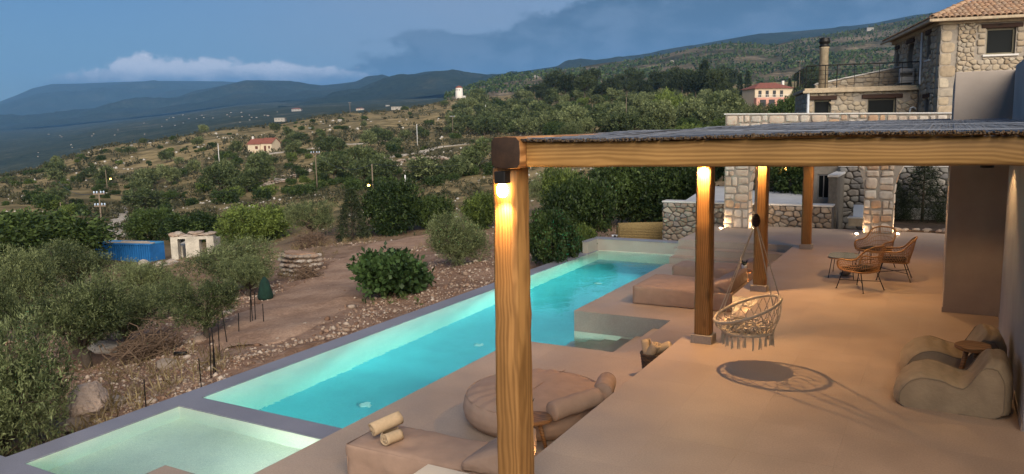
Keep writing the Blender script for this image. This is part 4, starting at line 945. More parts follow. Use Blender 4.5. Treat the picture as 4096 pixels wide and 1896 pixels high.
M['canvas_d'] = plain('canvas_piping', (.25, .20, .135), .85, .1, 5, .2)
# canvas loungers by the wall
def lounger(lab, x0, x1, y0, y1, seed, hb=.78, ang=0):
    e = empty('canvas_lounger', ((x0+x1)/2, (y0+y1)/2, 0), ang); tag(e, lab, 'lounger', 'canvas loungers by the house wall'); L, W = x1-x0, y1-y0
    pr = [(0,.03),(.0,.16),(.05,.27),(.13,.36),(.24,.405),(.36,.385),(.48,.345),(.58,.325),(.63,.33),(.68,.40),(.74,.53),(.80,.65),(.845,hb-.02),(.885,hb),(.93,hb-.03),(.97,hb-.12),(.995,.46),(1.0,.28),(1.0,.04),(.9,0),(.5,0),(.06,0)]
    # resample the outline
    P = np.array(pr+[pr[0]]); P[:,0] *= L; d = np.r_[0, np.cumsum(np.hypot(*np.diff(P, axis=0).T))]; m_ = 96; s = np.linspace(0, d[-1], m_, endpoint=False); ox = np.interp(s, d, P[:,0]); oz = np.interp(s, d, P[:,1]); c = np.array([L*.5, .2]); V = []; ns = 22
    for j in range(ns+1):
        v = j/ns*2-1; k = 1-.17*abs(v)**5
        for i in range(m_):
            x, z = ox[i], oz[i]; bul = 1-(1-k)*.8
            xx = c[0]+(x-c[0])*bul; zz = c[1]+(z-c[1])*bul if z > .02 else z
            wr = .0
            if z > .2: wr = .017*math.sin(x*42+3*v+seed+2*math.sin(v*3+x*5))*math.exp(-((x-.55*L)/.26)**2)*max(0, 1-abs(v)**3)+.022*float(fbm(np.array([x*4+seed]), np.array([v*2.+z*3]), 3, seed)[0])
            V.append((xx-L/2, v*W/2*(1+.03*math.sin(x*5+z*4)*(z > .05)), max(0, zz+wr)))
    F = [(j*m_+i, j*m_+(i+1)%m_, (j+1)*m_+(i+1)%m_, (j+1)*m_+i) for j in range(ns) for i in range(m_)]
    me = bpy.data.meshes.new('lounger_cover'); me.from_pydata(V, [], [f[::-1] for f in F]+[tuple(range(m_)), tuple(ns*m_+i for i in range(m_-1,-1,-1))]); me.materials.append(M['canvas']); me.polygons.foreach_set('use_smooth', [True]*(len(me.polygons)-2)+[False, False]); me.update()
    link('cover', me, e)
    for v in (0, ns): MB().tube([np.array(V[v*m_+i])*np.array([.995,1.0,.99])+np.array([0,0,.003]) for i in range(0, m_-18, 2)], .008, 5).build('seam', M['canvas_d'], e, True)
    return e
lounger('olive canvas lounger nearest the camera against the house wall', -.40, .80, 9.78, 10.55, 2, .66, rad(-2)); lounger('olive canvas lounger behind the wooden stool table', -.40, .80, 11.05, 11.80, 6, .64, rad(3))
# ------------------------------------------------------------------ small wooden tables
def slab_table(lab, x, y, z, h, r, seed, plant=None):
    e = empty('side_table', (x, y, z)); tag(e, lab, 'table'); r_ = np.random.default_rng(seed); n = 28; ph = r_.uniform(0, 6, 3)
    rad_ = [r*(1+.06*math.sin(2*math.pi*k/n*2+ph[0])+.04*math.sin(2*math.pi*k/n*5+ph[1])) for k in range(n)]
    MB().prism([(rad_[k]*math.cos(2*math.pi*k/n), rad_[k]*math.sin(2*math.pi*k/n)) for k in range(n)], h-.05, h).build('table_top', M['table_wood'], e, bevel=.012)
    for k in range(3): a = 2*math.pi*k/3+ph[2]; MB().tube([(r*.75*math.cos(a), r*.75*math.sin(a), 0), (r*.3*math.cos(a), r*.3*math.sin(a), h-.05)], [.022,.03], 8).build('leg', M['table_wood'], e, True)
    return e
slab_table('round log-slice table with white plant pot beside the round daybed', -4.17, 7.88, DZ, .47, .21, 3); slab_table('small wooden table between the two far daybeds', -3.98, 18.2, DZ, .52, .2, 4)
slab_table('rough wooden stool table between the canvas loungers', .42, 10.82, 0, .56, .21, 5)
def succulent(lab, x, y, z, s):
    e = empty('potted_succulent', (x, y, z)); tag(e, lab, 'plant'); e.scale = (s, s, s)
    MB().lathe([(.028,0),(.038,.07),(.034,.07),(.03,.06),(.001,.06)], 16).build('pot', M['white'], e, True); b = MB()
    for k in range(16): a = k*2.4; t = .2+.05*(k % 3); q = np.array([math.cos(a), math.sin(a), 0]); b.tube([(0,0,.06), tuple(q*.02+np.array([0,0,.09])), tuple(q*(.03+.012*(k%3))+np.array([0,0,.15-.012*(k%4)]))], [.008,.009,.001], 4)
    b.build('leaves', M['succ'], e)
M['succ'] = plain('dark_succulent', (.02,.035,.02), .5, .3, 20, 0)
succulent('small dark succulent in white pot on the log-slice table', -4.22, 7.82, DZ+.471, 1.6); succulent('small dark plant in white pot between the far daybeds', -3.98, 18.2, DZ+.521, 1.7)
wt = empty('cream_side_table', (-4.14, 5.83, DZ)); tag(wt, 'square cream table in front of the front daybed', 'table'); M['cream'] = plain('cream_lacquer', (.66,.58,.46), .5, .04, 4, .05)
MB().box(-.35,.35,-.32,.32,.46,.505).build('table_top', M['cream'], wt, bevel=.008)
for sx in (-1,1):
    for sy in (-1,1): MB().box(sx*.31-.02,sx*.31+.02,sy*.28-.02,sy*.28+.02,0,.459).build('leg', M['cream'], wt)
# ------------------------------------------------------------------ rolled towels
def towel(lab, c, d, L, r, group, seed=1, tilt=0, mat='towel'):
    d = np.array(d, float); d /= np.linalg.norm(d); e = empty('rolled_towel', tuple(c)); tag(e, lab, 'towel', group); turns = 3.2; m_ = 80; V = []; th = r/turns*.80
    for j in range(7):
        y = (j/6-.5)*L
        for k in range(m_):
            a = k/(m_-1)*turns*2*math.pi; rr = .006+(r-.006)*k/(m_-1); sag = 1-.06*math.sin(a)
            for q in (rr, max(.001, rr-th)): V.append((q*math.cos(a)*1.04, y+.006*math.sin(k*.6+seed)*(abs(j-3) == 3), q*math.sin(a)*.96))
    F = []
    for j in range(6):
        for k in range(m_-1):
            o = j*m_*2+k*2; p = o+m_*2; F += [(o, o+2, p+2, p), (o+1, p+1, p+3, o+3)]
    for k in range(m_-1): o = k*2; F.append((o, o+1, o+3, o+2)); o += 6*m_*2; F.append((o, o+2, o+3, o+1))
    o = link('towel_roll', fast_mesh('towel_roll', V, F, M[mat], True), e); o.rotation_mode = 'QUATERNION'; o.rotation_quaternion = Vector(d).to_track_quat('Y', 'Z'); return e
ZT = DZ+.42
towel('long cream rolled towel leaning on the smaller roll on the front daybed', (-5.47, 6.70, ZT+.16), (.30, .52, .13), .36, .098, 'towels on the front daybed'); towel('small cream rolled towel showing its spiral end on the front daybed', (-5.27, 6.56, ZT+.084), (-.25, -1, 0), .22, .086, 'towels on the front daybed', 3)
# basket
bk = empty('towel_basket', (-3.83, 11.30, DZ)); tag(bk, 'dark woven basket of rolled towels at the terrace edge', 'basket'); M['wicker'] = plain('dark_wicker', (.075,.045,.025), .7, .4, 40, .5, .006)
MB().lathe([(.001,0),(.15,0),(.20,.38),(.185,.38),(.14,.02),(.001,.02)], 24).build('body', M['wicker'], bk, True)
for i in range(9):
    z = .02+i*.044; r = .15+.05*z/.38+.006; MB().tube([(r*math.cos(2*math.pi*k/28), r*math.sin(2*math.pi*k/28), z+.004*math.sin(k*math.pi)) for k in range(28)], .012, 5, True).build('woven_band', M['wicker'], bk, True)
MB().tube([(.20*math.cos(2*math.pi*k/28), .20*math.sin(2*math.pi*k/28), .385) for k in range(28)], .016, 6, True).build('rim', M['wicker'], bk, True)
for c, d, l in (((-3.93,11.26,-.16),(-.2,.1,1),'rolled towel standing at the pool side of the basket'),((-3.83,11.22,-.155),(.5,-.25,.8),'rolled towel in the middle of the basket'),((-3.74,11.36,-.13),(.9,.2,.38),'rolled towel leaning over the terrace side of the basket')): towel(l, c, d, .34, .082, 'towels in the basket', 2)
# ------------------------------------------------------------------ hanging chair
sw = empty('hanging_chair', (-2.27, 10.62, 0)); tag(sw, 'macrame hanging chair of cream rope with tassels under the pergola', 'chair')
def ringp(r, z, tx, n=64, cx=0, tz=0): return [np.array([cx+r*math.cos(2*math.pi*k/n), r*math.sin(2*math.pi*k/n), z+tx*math.cos(2*math.pi*k/n)*r+tz*math.sin(2*math.pi*k/n)*r]) for k in range(n)]
up_, lo_ = ringp(.435, .80, .34, tz=.16), ringp(.335, .50, .02, cx=.01)
MB().tube(up_, .021, 8, True).build('upper_hoop', M['rope'], sw, True); MB().tube(lo_, .019, 8, True).build('seat_hoop', M['rope'], sw, True)
def on(ring, t): t = t % 1; k = t*len(ring); i = int(k); f = k-i; return ring[i % len(ring)]*(1-f)+ring[(i+1) % len(ring)]*f
b = MB(); N = 22
for k in range(N):
    for s in (1, -1):
        pts = []
        for j in range(7):
            q = j/6; p = on(lo_, k/N+s*q*1.5/N)*(1-q)+on(up_, k/N+s*q*1.5/N)*q; c = np.array([0,0,p[2]]); p = c+(p-c)*(1+.10*math.sin(math.pi*q)); pts.append(p)
        b.tube(pts, .0062, 4)
b.build('net', M['rope'], sw)
rg = np.random.default_rng(9); b = MB()
for k in range(110):                                 # knotted seat
    a, r = rg.uniform(0, 6.28), .31*math.sqrt(rg.random()); c = np.array([.01+r*math.cos(a), r*math.sin(a), .47+.10*(r/.31)**2+rg.uniform(0,.05)]); a2 = rg.uniform(0, 6.28); d = np.array([math.cos(a2), math.sin(a2), 0])*rg.uniform(.04,.09); h = np.array([0,0,rg.uniform(.01,.035)])
    b.tube([c-d, c-d*.5+h, c+d*.5+h, c+d], .011, 5)
b.build('seat_weave', M['rope'], sw, True)
MB().lathe([(.001,.46),(.20,.462),(.31,.50),(.325,.52),(.31,.525),(.2,.48),(.001,.475)], 30).build('seat_pad', M['rope'], sw, True)
for k in range(22):
    p = on(lo_, k/22); b = MB(); L = rg.uniform(.15, .21)
    for q in range(5): o = rg.normal(0, .007, 2); b.tube([p+np.array([0,0,-.01]), p+np.array([o[0],o[1],-L*.3]), p+np.array([o[0]*2+rg.normal(0,.004),o[1]*2,-L*rg.uniform(.9,1.05)])], [.006,.007,.005], 4)
    b.build('tassel', M['rope'], sw)
kn = np.array([.10, -.04, 2.02])
for t in (.08, .42, .58, .92): MB().tube([on(up_, t), on(up_, t)*.35+kn*.65*1.0, kn], .0085, 5).build('hanging_rope', M['rope'], sw)
MB().tube([kn+np.array([0,0,-.08]), kn+np.array([0,0,-.05]), kn, kn+np.array([0,0,.06]), kn+np.array([0,0,.10])], [.02,.045,.055,.045,.015], 10).build('knot', M['old_wood'], sw, True); MB().tube([kn, kn+np.array([0,0,1.06])], .012, 6).build('hanging_rope', M['rope'], sw)
# ------------------------------------------------------------------ rattan set
def spline(P, n, closed=False):
    P = [np.array(p, float) for p in P]; out = []; m_ = len(P)
    for i in range(m_ if closed else m_-1):
        p0, p1, p2, p3 = (P[(i-1) % m_], P[i], P[(i+1) % m_], P[(i+2) % m_]) if closed else (P[max(i-1,0)], P[i], P[i+1], P[min(i+2, m_-1)])
        for k in range(n): t = k/n; out.append(.5*((2*p1)+(-p0+p2)*t+(2*p0-5*p1+4*p2-p3)*t*t+(-p0+3*p1-3*p2+p3)*t**3))
    if not closed: out.append(P[-1])
    return out
def rattan_chair(lab, x, y, ang):                   # faces local -y
    e = empty('rattan_armchair', (x, y, 0), ang); tag(e, lab, 'chair', 'rattan armchairs around the low table')
    top = spline([(-.30,-.30,.42),(-.335,-.31,.52),(-.345,-.24,.605),(-.345,0,.615),(-.335,.14,.66),(-.29,.29,.83),(-.15,.36,.895),(0,.37,.90),(.15,.36,.895),(.29,.29,.83),(.335,.14,.66),(.345,0,.615),(.345,-.24,.605),(.335,-.31,.52),(.30,-.30,.42)], 4)
    bot = spline([(-.30,-.30,.42),(-.31,-.15,.40),(-.30,.08,.39),(-.25,.2,.385),(-.1,.245,.38),(0,.25,.38),(.1,.245,.38),(.25,.2,.385),(.30,.08,.39),(.31,-.15,.40),(.30,-.30,.42)], 6)
    MB().tube(top, .019, 7).build('top_rim', M['rattan'], e, True); MB().tube(bot+[(0,-.33,.415)], .017, 7, True).build('seat_rim', M['rattan'], e, True)
    b = MB(); N = 48
    for k in range(1, N): t = k/N; a, c = on(top, t*.999*(len(top)-1)/len(top)), on(bot, t*.999*(len(bot)-1)/len(bot)); m_ = (a+c)/2; m_[:2] *= 1.03; b.tube([c, m_, a], .0048, 4)
    b.build('cane_ribs', M['rattan'], e)
    for q in (.2, .4, .6, .8): MB().tube([on(bot, k/60*(len(bot)-1)/len(bot))*(1-q)+on(top, k/60*(len(top)-1)/len(top))*q for k in range(3, 58)], .006, 5).build('cane_band', M['rattan'], e, True)
    MB().prism([(-.29,-.29),(.29,-.29),(.28,.08),(.2,.2),(-.2,.2),(-.28,.08)], .375, .39).build('seat', M['rattan'], e); soft_box('cushion', .52, .46, .06, .028, 'cush', e, (0,-.04,.392), .012, .004, 3, 8)
    F_, feet = [(-.24,-.24,.39),(.24,-.24,.39),(.22,.16,.38),(-.22,.16,.38)], [(-.30,-.34,0),(.30,-.34,0),(.30,.30,0),(-.30,.30,0)]
    for p, q in zip(F_, feet): l = MB().tube([q, p], .0095, 6).build('leg', M['metal'], e); MB().lathe([(.02,0),(.02,.008),(.001,.012)], 8, q).build('foot', M['metal'], l)
    mid = [tuple(np.array(p)*.45+np.array(q)*.55) for p, q in zip(F_, feet)]; MB().tube([mid[0], mid[2]], .007, 5).build('brace', M['metal'], e); MB().tube([mid[1], mid[3]], .007, 5).build('brace', M['metal'], e); MB().tube(F_, .008, 5, True).build('seat_frame', M['metal'], e)
    return e
rattan_chair('rattan armchair nearest the camera with its back turned', -1.34, 16.62, rad(-124)); rattan_chair('rattan armchair on the house side, seen from its side', -.80, 18.02, rad(-90)); rattan_chair('rattan armchair at the back of the group facing the camera', -1.28, 19.35, rad(-28))
tb = empty('low_table', (-1.82, 18.0, 0)); tag(tb, 'low dark glass table on thin legs among the rattan chairs', 'table')
def _tg():
    t = NT('smoked_glass'); t.bsdf((.10,.11,.11), .08, spec=.7); return t.m
M['tglass'] = _tg(); poly = [(.30*math.copysign(abs(math.cos(a))**.6, math.cos(a)), .42*math.copysign(abs(math.sin(a))**.6, math.sin(a))) for a in np.linspace(0, 2*math.pi, 32, endpoint=False)]
MB().prism(poly, .44, .452).build('table_top', M['tglass'], tb); MB().tube([(x, y, .43) for x, y in poly], .014, 6, True).build('rim', M['rattan'], tb, True)
for sx in (-1,1):
    for sy in (-1,1): l = MB().tube([(sx*.25,sy*.40,0),(sx*.2,sy*.3,.43)], .009, 6).build('leg', M['metal'], tb)
o = link('decor_rock', ROCKS[2], None, (-1.79, 18.02, .06), .5); o.scale = (.13,.1,.09); tag(o, 'pale rock on the floor under the low table', 'rock')
# roll of reed screening on a stand beyond the pool
rr = empty('screen_roll', (-10.0, 27.9, -1.5)); tag(rr, 'large roll of tan reed screening behind the pool end wall', 'roll'); rr.rotation_euler = (0, 0, rad(29))
M['straw'] = plain('straw_reed', (.27,.19,.075), .8, .4, 30, .6, .006); b = MB(); n = 48
for k in range(n): a = 2*math.pi*k/n; b.tube([(-.86, .46*math.cos(a), .72+.46*math.sin(a)), (0, .465*math.cos(a+.01), .72+.465*math.sin(a+.01)), (.86, .46*math.cos(a), .72+.46*math.sin(a))], .031, 5)
b.build('reed_layer', M['straw'], rr, True)
b = MB()
for sx in (-1, 1):
    for q in range(6): b.tube([(sx*.862, (.07+q*.065)*math.cos(2*math.pi*k/20), .72+(.07+q*.065)*math.sin(2*math.pi*k/20)) for k in range(20)], .028, 4, True)
b.build('spiral_end', M['straw'], rr); MB().tube([(-1.1,0,.72),(1.1,0,.72)], .04, 8).build('axle', M['pipe'], rr)
for sx in (-1,1): MB().box(sx*1.0-.03, sx*1.0+.03, -.2, .2, 0, .75).build('stand', M['metal'], rr)

# ------------------------------------------------------------------ vegetation
M['olive'] = leaf_mat('olive_leaf', (.030,.046,.014), (.26,.30,.130)); M['olive_d'] = leaf_mat('dark_olive_leaf', (.024,.040,.014), (.165,.205,.080))
M['carob'] = leaf_mat('carob_leaf', (.014,.030,.008), (.090,.135,.034)); M['bright'] = leaf_mat('bright_leaf', (.028,.050,.010), (.190,.250,.055))
M['fig'] = leaf_mat('fig_leaf', (.012,.030,.009), (.070,.125,.036)); M['pine'] = leaf_mat('pine_needle', (.012,.022,.010), (.070,.092,.034)); M['scrub'] = leaf_mat('scrub_leaf', (.030,.034,.016), (.095,.090,.045))
M['bark'] = plain('olive_bark', (.085,.065,.048), .95, .3, 9, .9, .03); M['twig'] = plain('dry_twig', (.13,.085,.055), .9, .3, 9, .3)
def leaves(centres, dirs, n, L, Wd, spread, rg, shade):
    """n leaves round every sprig"""
    m_ = len(centres); C = np.repeat(centres, n, 0); Dr = np.repeat(dirs, n, 0); K = m_*n
    t = rg.uniform(-.3, 1.0, (K, 1)); pos = C+Dr*t*spread*1.6+rg.normal(0, spread*.34, (K, 3))
    d = Dr*.9+rg.normal(0, .75, (K, 3)); d /= np.linalg.norm(d, axis=1, keepdims=True)
    s = np.cross(d, rg.normal(0, 1, (K, 3))); s /= np.linalg.norm(s, axis=1, keepdims=True)+1e-9
    l = L*rg.uniform(.7, 1.25, (K, 1)); w = Wd*rg.uniform(.7, 1.2, (K, 1))
    nrm = np.cross(d, s)
    V = np.stack([pos, pos+d*l*.45+s*w/2+nrm*w*.12, pos+d*l, pos+d*l*.45-s*w/2+nrm*w*.12], 1).reshape(-1, 3)
    F = np.arange(K*4).reshape(-1, 4); return V, F, np.repeat(np.clip(np.repeat(shade, n)+rg.normal(0, .10, K), 0, 1), 4)
def crown(name, mat, lobes, nsprig, per, L, Wd, spread, seed, upb=.5, shell=.55):
    rg = np.random.default_rng(seed); lob = np.array([(*c, *r) for c, r in lobes]); vol = lob[:,3]*lob[:,4]*lob[:,5]; k = rg.choice(len(lob), nsprig, p=(vol**.75)/(vol**.75).sum())
    u = rg.normal(0, 1, (nsprig, 3)); u /= np.linalg.norm(u, axis=1, keepdims=True); rr = shell+(1-shell)*rg.random((nsprig, 1))**.6
    rr *= 1+.12*rg.normal(0, 1, (nsprig, 1))
    c = lob[k,:3]+u*rr*lob[k,3:6]; ok = c[:,2] > .02; c = c[ok]; u = u[ok]; k = k[ok]
    d = u+np.array([0, 0, upb])+rg.normal(0, .25, u.shape); d /= np.linalg.norm(d, axis=1, keepdims=True)
    base = rg.uniform(.15, .85, len(lob))[k]; sh = np.clip(.4*base+.75*rg.random(len(c))**1.6, 0, 1)
    V, F, s = leaves(c, d, per, L, Wd, spread, rg, sh); return fast_mesh(name, V, F, M[mat], False, s)
def lobes_round(n, R, H, z0, seed, lr=.42):
    rg = np.random.default_rng(seed); out = [((0,0,z0+H*.5), (R*.6, R*.6, H*.42))]
    for i in range(n):
        a = 2*math.pi*i/n+rg.uniform(-.4,.4); q = rg.uniform(.45,.75)*R; z = z0+H*rg.uniform(.25,.8); s = R*lr*rg.uniform(.75,1.25); out.append(((q*math.cos(a), q*math.sin(a), z), (s, s, s*rg.uniform(.7,1.0))))
    return out
def trunk_mesh(name, lobes, h, r, seed, mat='bark'):
    rg = np.random.default_rng(seed); b = MB(); fork = np.array([rg.normal(0,.08), rg.normal(0,.08), h]); b.tube([(0,0,-.3),(rg.normal(0,.03),rg.normal(0,.03),h*.5),fork], [r*1.25,r,r*.8], 8)
    for c, s in lobes[1:]:
        c = np.array(c); m_ = fork*.5+c*.5+np.array([0,0,.1])+rg.normal(0,.1,3); b.tube([fork, m_, c], [r*.55,r*.38,r*.15], 6)
        for q in range(3): e = c+rg.normal(0,.5,3)*np.array(s); b.tube([m_*.4+c*.6, e], [r*.16,r*.04], 4)
    return b.mesh(name, M[mat], True)
TPL = {}
def template(key, mat, R, H, z0, nl, ns, per, L, Wd, sp, seed, th=.8, tr=.16, upb=.5, lr=.42, shell=.5):
    lb = lobes_round(nl, R, H, z0, seed, lr); TPL[key] = (trunk_mesh('trunk', lb, th, tr, seed), crown('crown', mat, lb, ns, per, L, Wd, sp, seed, upb, shell), 2*R, z0+H)
for i in range(3): template(('olive_near', i), 'olive', 2.0, 2.9, .7, 11, 1500, 14, .135, .036, .17, 100+i, .9, .18, .7, .36, .35)
template(('olive_near', 3), 'olive', 2.0, 2.9, .15, 14, 2000, 14, .135, .036, .17, 107, .5, .12, .8, .42)
for i in range(3): template(('bush_near', i), 'carob', 2.0, 2.7, .1, 12, 1500, 12, .20, .10, .20, 120+i, .4, .1, .3)
for i in range(2): template(('bright_near', i), 'bright', 2.0, 2.6, .1, 12, 1500, 12, .19, .085, .20, 130+i, .4, .1, .4)
for i in range(4): template(('olive', i), 'olive_d' if i % 2 else 'olive', 2.1, 2.9, .8, 9, 420, 9, .34, .15, .24, 140+i, .9, .14, .5)
for i in range(3): template(('shrub', i), 'carob', 2.0, 2.0, .0, 9, 380, 9, .34, .17, .24, 150+i, .3, .08, .3)
for i in range(2): template(('bush', i), 'bright', 2.0, 2.4, .0, 9, 380, 9, .34, .16, .24, 160+i, .3, .08, .4)
for i in range(2): template(('pine', i), 'pine', 2.6, 4.6, 2.2, 9, 560, 9, .45, .13, .34, 170+i, 2.6, .16, .8)
def column_tree(key, mat, R, H, ns, seed, L=.3, Wd=.12, cone=False):
    rg = np.random.default_rng(seed); z = rg.random(ns)**(1.25 if cone else 1.0); a = rg.uniform(0, 6.28, ns); prof = (1-z)**(.85 if cone else .6)*(1 if cone else np.clip(z*9, .4, 1)); r = R*prof*rg.uniform(.6, 1.05, ns)
    c = np.stack([r*np.cos(a), r*np.sin(a), .15+z*H], 1); d = np.stack([np.cos(a), np.sin(a), np.full(ns, -.1 if cone else 1.2)], 1)+rg.normal(0, .25, (ns, 3)); d /= np.linalg.norm(d, axis=1, keepdims=True)
    V, F, s = leaves(c, d, 9, L, Wd, .2, rg, rg.random(ns)); TPL[key] = (MB().tube([(0,0,-.3),(0,0,H*.95)], [R*.10,R*.02], 6).mesh('trunk', M['bark'], True), fast_mesh('crown', V, F, M[mat], False, s), 2*R, H+.2)
column_tree(('cypress', 0), 'pine', .75, 7.5, 500, 180); column_tree(('conifer', 0), 'pine', .75, 2.3, 900, 181, .12, .018, True); column_tree(('fir', 0), 'pine', 1.7, 4.6, 900, 182, .26, .05, True)
def plant(name, key, loc, width=None, lab=None, cat='tree', group=None, height=None, rz=None, sink=0.0):
    tr, cr, w0, h0 = TPL[key]; s = (width/w0) if width else 1.0; sz = (height/h0) if height else s
    e = empty(name, (loc[0], loc[1], loc[2]-sink), random.random()*6.28 if rz is None else rz); e.scale = (s, s, sz); tag(e, lab, cat, group); link('trunk', tr, e); link('crown', cr, e); return e
def plant_px(name, key, x0, x1, ytop, yb, lab, cat='tree', group=None, rz=None, sink=.1):
    q = ground_at((x0+x1)/2, yb)
    if q is None: return None
    p, D = q; return plant(name, key, p, (x1-x0)*D/1944.6, lab, cat, group, (yb-ytop)*D/1944.6, rz, sink)
# trees one can name
for key, x0, x1, yt, yb, name, lab in (
 (('olive_near',3), -130,190,778,1165,'olive_tree','big grey-green olive tree in the bottom corner beside the pool rim'), (('olive_near',0), 95,345,680,925,'olive_tree','olive tree with forked trunk showing above the red boulder'),
 (('olive_near',1), 225,425,700,880,'olive_tree','olive tree between the forked olive and the dry brush'), (('olive_near',2), 432,605,685,850,'olive_tree','upright olive tree beside the iron fence rods'),
 (('olive_near',3), -30,150,612,790,'olive_tree','pale olive tree at the frame edge below the dark carob'), (('olive_near',0), 95,280,600,745,'olive_tree','pale olive tree just below the blue container'),
 (('olive_near',2), 285,440,645,765,'olive_tree','small olive tree below the ruin'), (('olive_near',1), 478,700,598,730,'olive_tree','wide dark olive tree in front of the ruin'),
 (('olive_near',1), 370,485,688,800,'olive_tree','low olive bush between two larger olives'), (('olive_near',3), -60,70,690,860,'olive_tree','olive tree at the frame edge behind the corner olive'),
 (('olive_near',2), 180,330,730,870,'olive_tree','olive tree hanging over the broken earth bank'),(('olive_near',0), 560,690,640,745,'olive_tree','olive tree left of the ring of dry stone'),
 (('bush_near',0), -60,240,522,655,'carob_tree','large dark carob tree left of the blue container'), (('bush_near',1), 328,448,528,605,'carob_tree','dark bush behind the blue container end'),
 (('bush_near',2), 420,560,530,605,'carob_tree','dark bush rising behind the ruin'), (('bright_near',0), 560,725,515,612,'green_shrub','light green rounded shrub right of the ruin'),
 (('olive_near',2), 720,850,500,600,'olive_tree','olive tree beyond the brush heap'), (('fir',0), 845,930,470,600,'fir_tree','dark conical fir beside the lit street lamp'),
 (('bush_near',1), 915,1060,462,585,'carob_tree','tall dark carob under the street lamp pole'), (('bush_near',0), 1040,1130,485,575,'carob_tree','dark bush between the white pole and the grey shrub'),
 (('bright_near',1), 1160,1262,482,575,'green_shrub','yellow-green shrub left of the nearest post'), (('olive_near',3), 1082,1228,525,668,'grey_shrub','grey-green leafy shrub beside the bend of the dirt road'),
 (('bush_near',2), 1330,1450,520,668,'garden_shrub','dark leafy shrub beyond the pool just right of the nearest post'), (('bright_near',1), 1420,1505,560,655,'garden_shrub','bright green shrub at the left end of the pool end wall'),
 (('bush_near',0), 1380,1540,440,600,'carob_tree','dark tree behind the pool end wall'), (('bright_near',0), 1360,1480,420,560,'green_shrub','green rounded tree under the pergola beam by the nearest post'),
 (('olive_near',1), 1330,1450,425,540,'olive_tree','olive tree seen just under the pergola beam'), (('bush_near',1), 1500,1680,410,560,'carob_tree','dark tree above the reed screening roll'),
 (('bush_near',2), 1620,1790,400,545,'carob_tree','dark tree behind the second pergola post'), (('bush_near',0), 1890,2060,390,520,'carob_tree','dark tree behind the garden lantern'), (('bush_near',1), 2030,2150,400,540,'carob_tree','dark tree above the hut window'),
 (('bright_near',0), 1640,1720,232,322,'poplar_tree','feathery green tree standing alone in the olive grove')):
    plant_px(name, key, x0, x1, yt, yb, lab)
for i, (x, y, w, h) in enumerate(((-5.6,36.6,2.8,2.6),(-4.2,37.6,2.6,2.8),(-3.0,36.4,2.4,2.4),(-6.8,37.4,2.8,2.8),(-2.0,35.6,2.2,2.0),(.3,34.5,2.4,1.9),(-8.2,36.5,2.6,2.5))): plant('garden_bush', ('bush_near', i % 3), (x, y, max(.5, float(hgt(x, y)))), w*1.15, 'dark leafy bush on the bank between the driveway and the villa', 'bush', 'bushes on the villa bank', 2.9-max(.5, float(hgt(x, y))) if h > 0 else h)
for x, y, h, lab in ((-.55, 28.35, 2.05, 'young dark conifer in the planting bed seen through the second arch'), (-1.35, 28.4, 1.35, 'young conifer half hidden behind the middle pier'), (.35, 28.3, 1.5, 'small dark conifer at the house end of the planting bed')): plant('conifer', ('conifer', 0), (x, y, .05), h*.62, lab, 'tree', None, h)
# fig bush: broad leaves
rg = np.random.default_rng(77); lb = lobes_round(11, 1.3, 1.5, .15, 61, .45)
TPL[('fig',0)] = (trunk_mesh('trunk', lb, .3, .06, 62), crown('crown', 'fig', lb, 900, 6, .24, .19, .14, 63, .2, .6), 2.6, 1.65)
plant_px('fig_bush', ('fig',0), 908, 1068, 635, 742, 'dark broad-leaved fig bush between the dirt road and the pool', 'bush')
# scattered trees of the hillside
RIDGE = {0:441,150:398,300:364,450:338,600:323,750:305,900:288,1050:262,1200:246,1500:228,1800:226,2100:222}
def where(x, y):
    a = 'at the far left' if x < 230 else 'left of the cottage' if x < 600 else 'near the cottage' if x < 760 else 'between cottage and windmill' if x < 1080 else 'below the windmill' if x < 1330 else 'above the reed roof' if x < 1640 else 'near the red-roofed house'
    f = (y-interp(RIDGE, x))/max(1, (560 if x < 1240 else 340)-interp(RIDGE, x)); return a+(', by the crest' if f < .3 else ', mid slope' if f < .62 else ', low down')
def scatter(n, xr, yr, kinds, group, wr, seed, name, lab, cat):
    r_ = random.Random(seed); k = 0; tries = 0
    while k < n and tries < n*12:
        tries += 1; x = r_.uniform(*xr); y0 = interp(RIDGE, x)+3; y = y0+(max(yr(x)-y0, 2))*r_.random()**.9; q = ground_at(x, y)
        if q is None: continue
        p, D = q
        if D < wr[3]: continue
        nz = float(fbm(np.array([p[0]*.02]), np.array([p[1]*.02]), 3, 5)[0])
        if wr[2] and r_.random() > .55+1.6*nz: continue
        if abs(x-658) < 62 and 335 < y < 402: continue
        if abs(x-1156) < 30 and y < 262: continue
        if abs(x-1925) < 74 and 225 < y < 346: continue
        if abs(x-298) < 48 and 500 < y < 650: continue
        w = r_.uniform(wr[0], wr[1]); key = r_.choice(kinds); plant(name, key, p, w, lab+' '+where(x, y) if wr[3] > 100 else (lab if wr[3] > 60 else {'bush': 'dark', 'brig': 'light green', 'oliv': 'grey-green'}[key[0][:4]]+' '+lab+', '+('right of the nearest post' if x < 1500 else 'left of the second post' if x < 1740 else 'between the second and third posts' if x < 1890 else 'near the garden lantern')), cat, group, TPL[key][3]*w/TPL[key][2]*r_.uniform(.85, 1.15), r_.random()*6.28, .1); k += 1
    return k
OL = [('olive',i) for i in range(4)]; SH = [('shrub',i) for i in range(3)]; BU = [('bush',i) for i in range(2)]
scatter(64, (0,1240), lambda x: 560 if x < 700 else 500, OL, 'olive trees on the open hillside', (2.8,5.6,1,125), 1, 'olive_tree', 'rounded grey-green olive tree on the dry hillside', 'tree')
scatter(100, (0,1240), lambda x: 580 if x < 700 else 520, SH, 'dark shrubs on the open hillside', (1.3,3.6,1,115), 2, 'dark_shrub', 'low dark green shrub on the dry hillside', 'shrub')
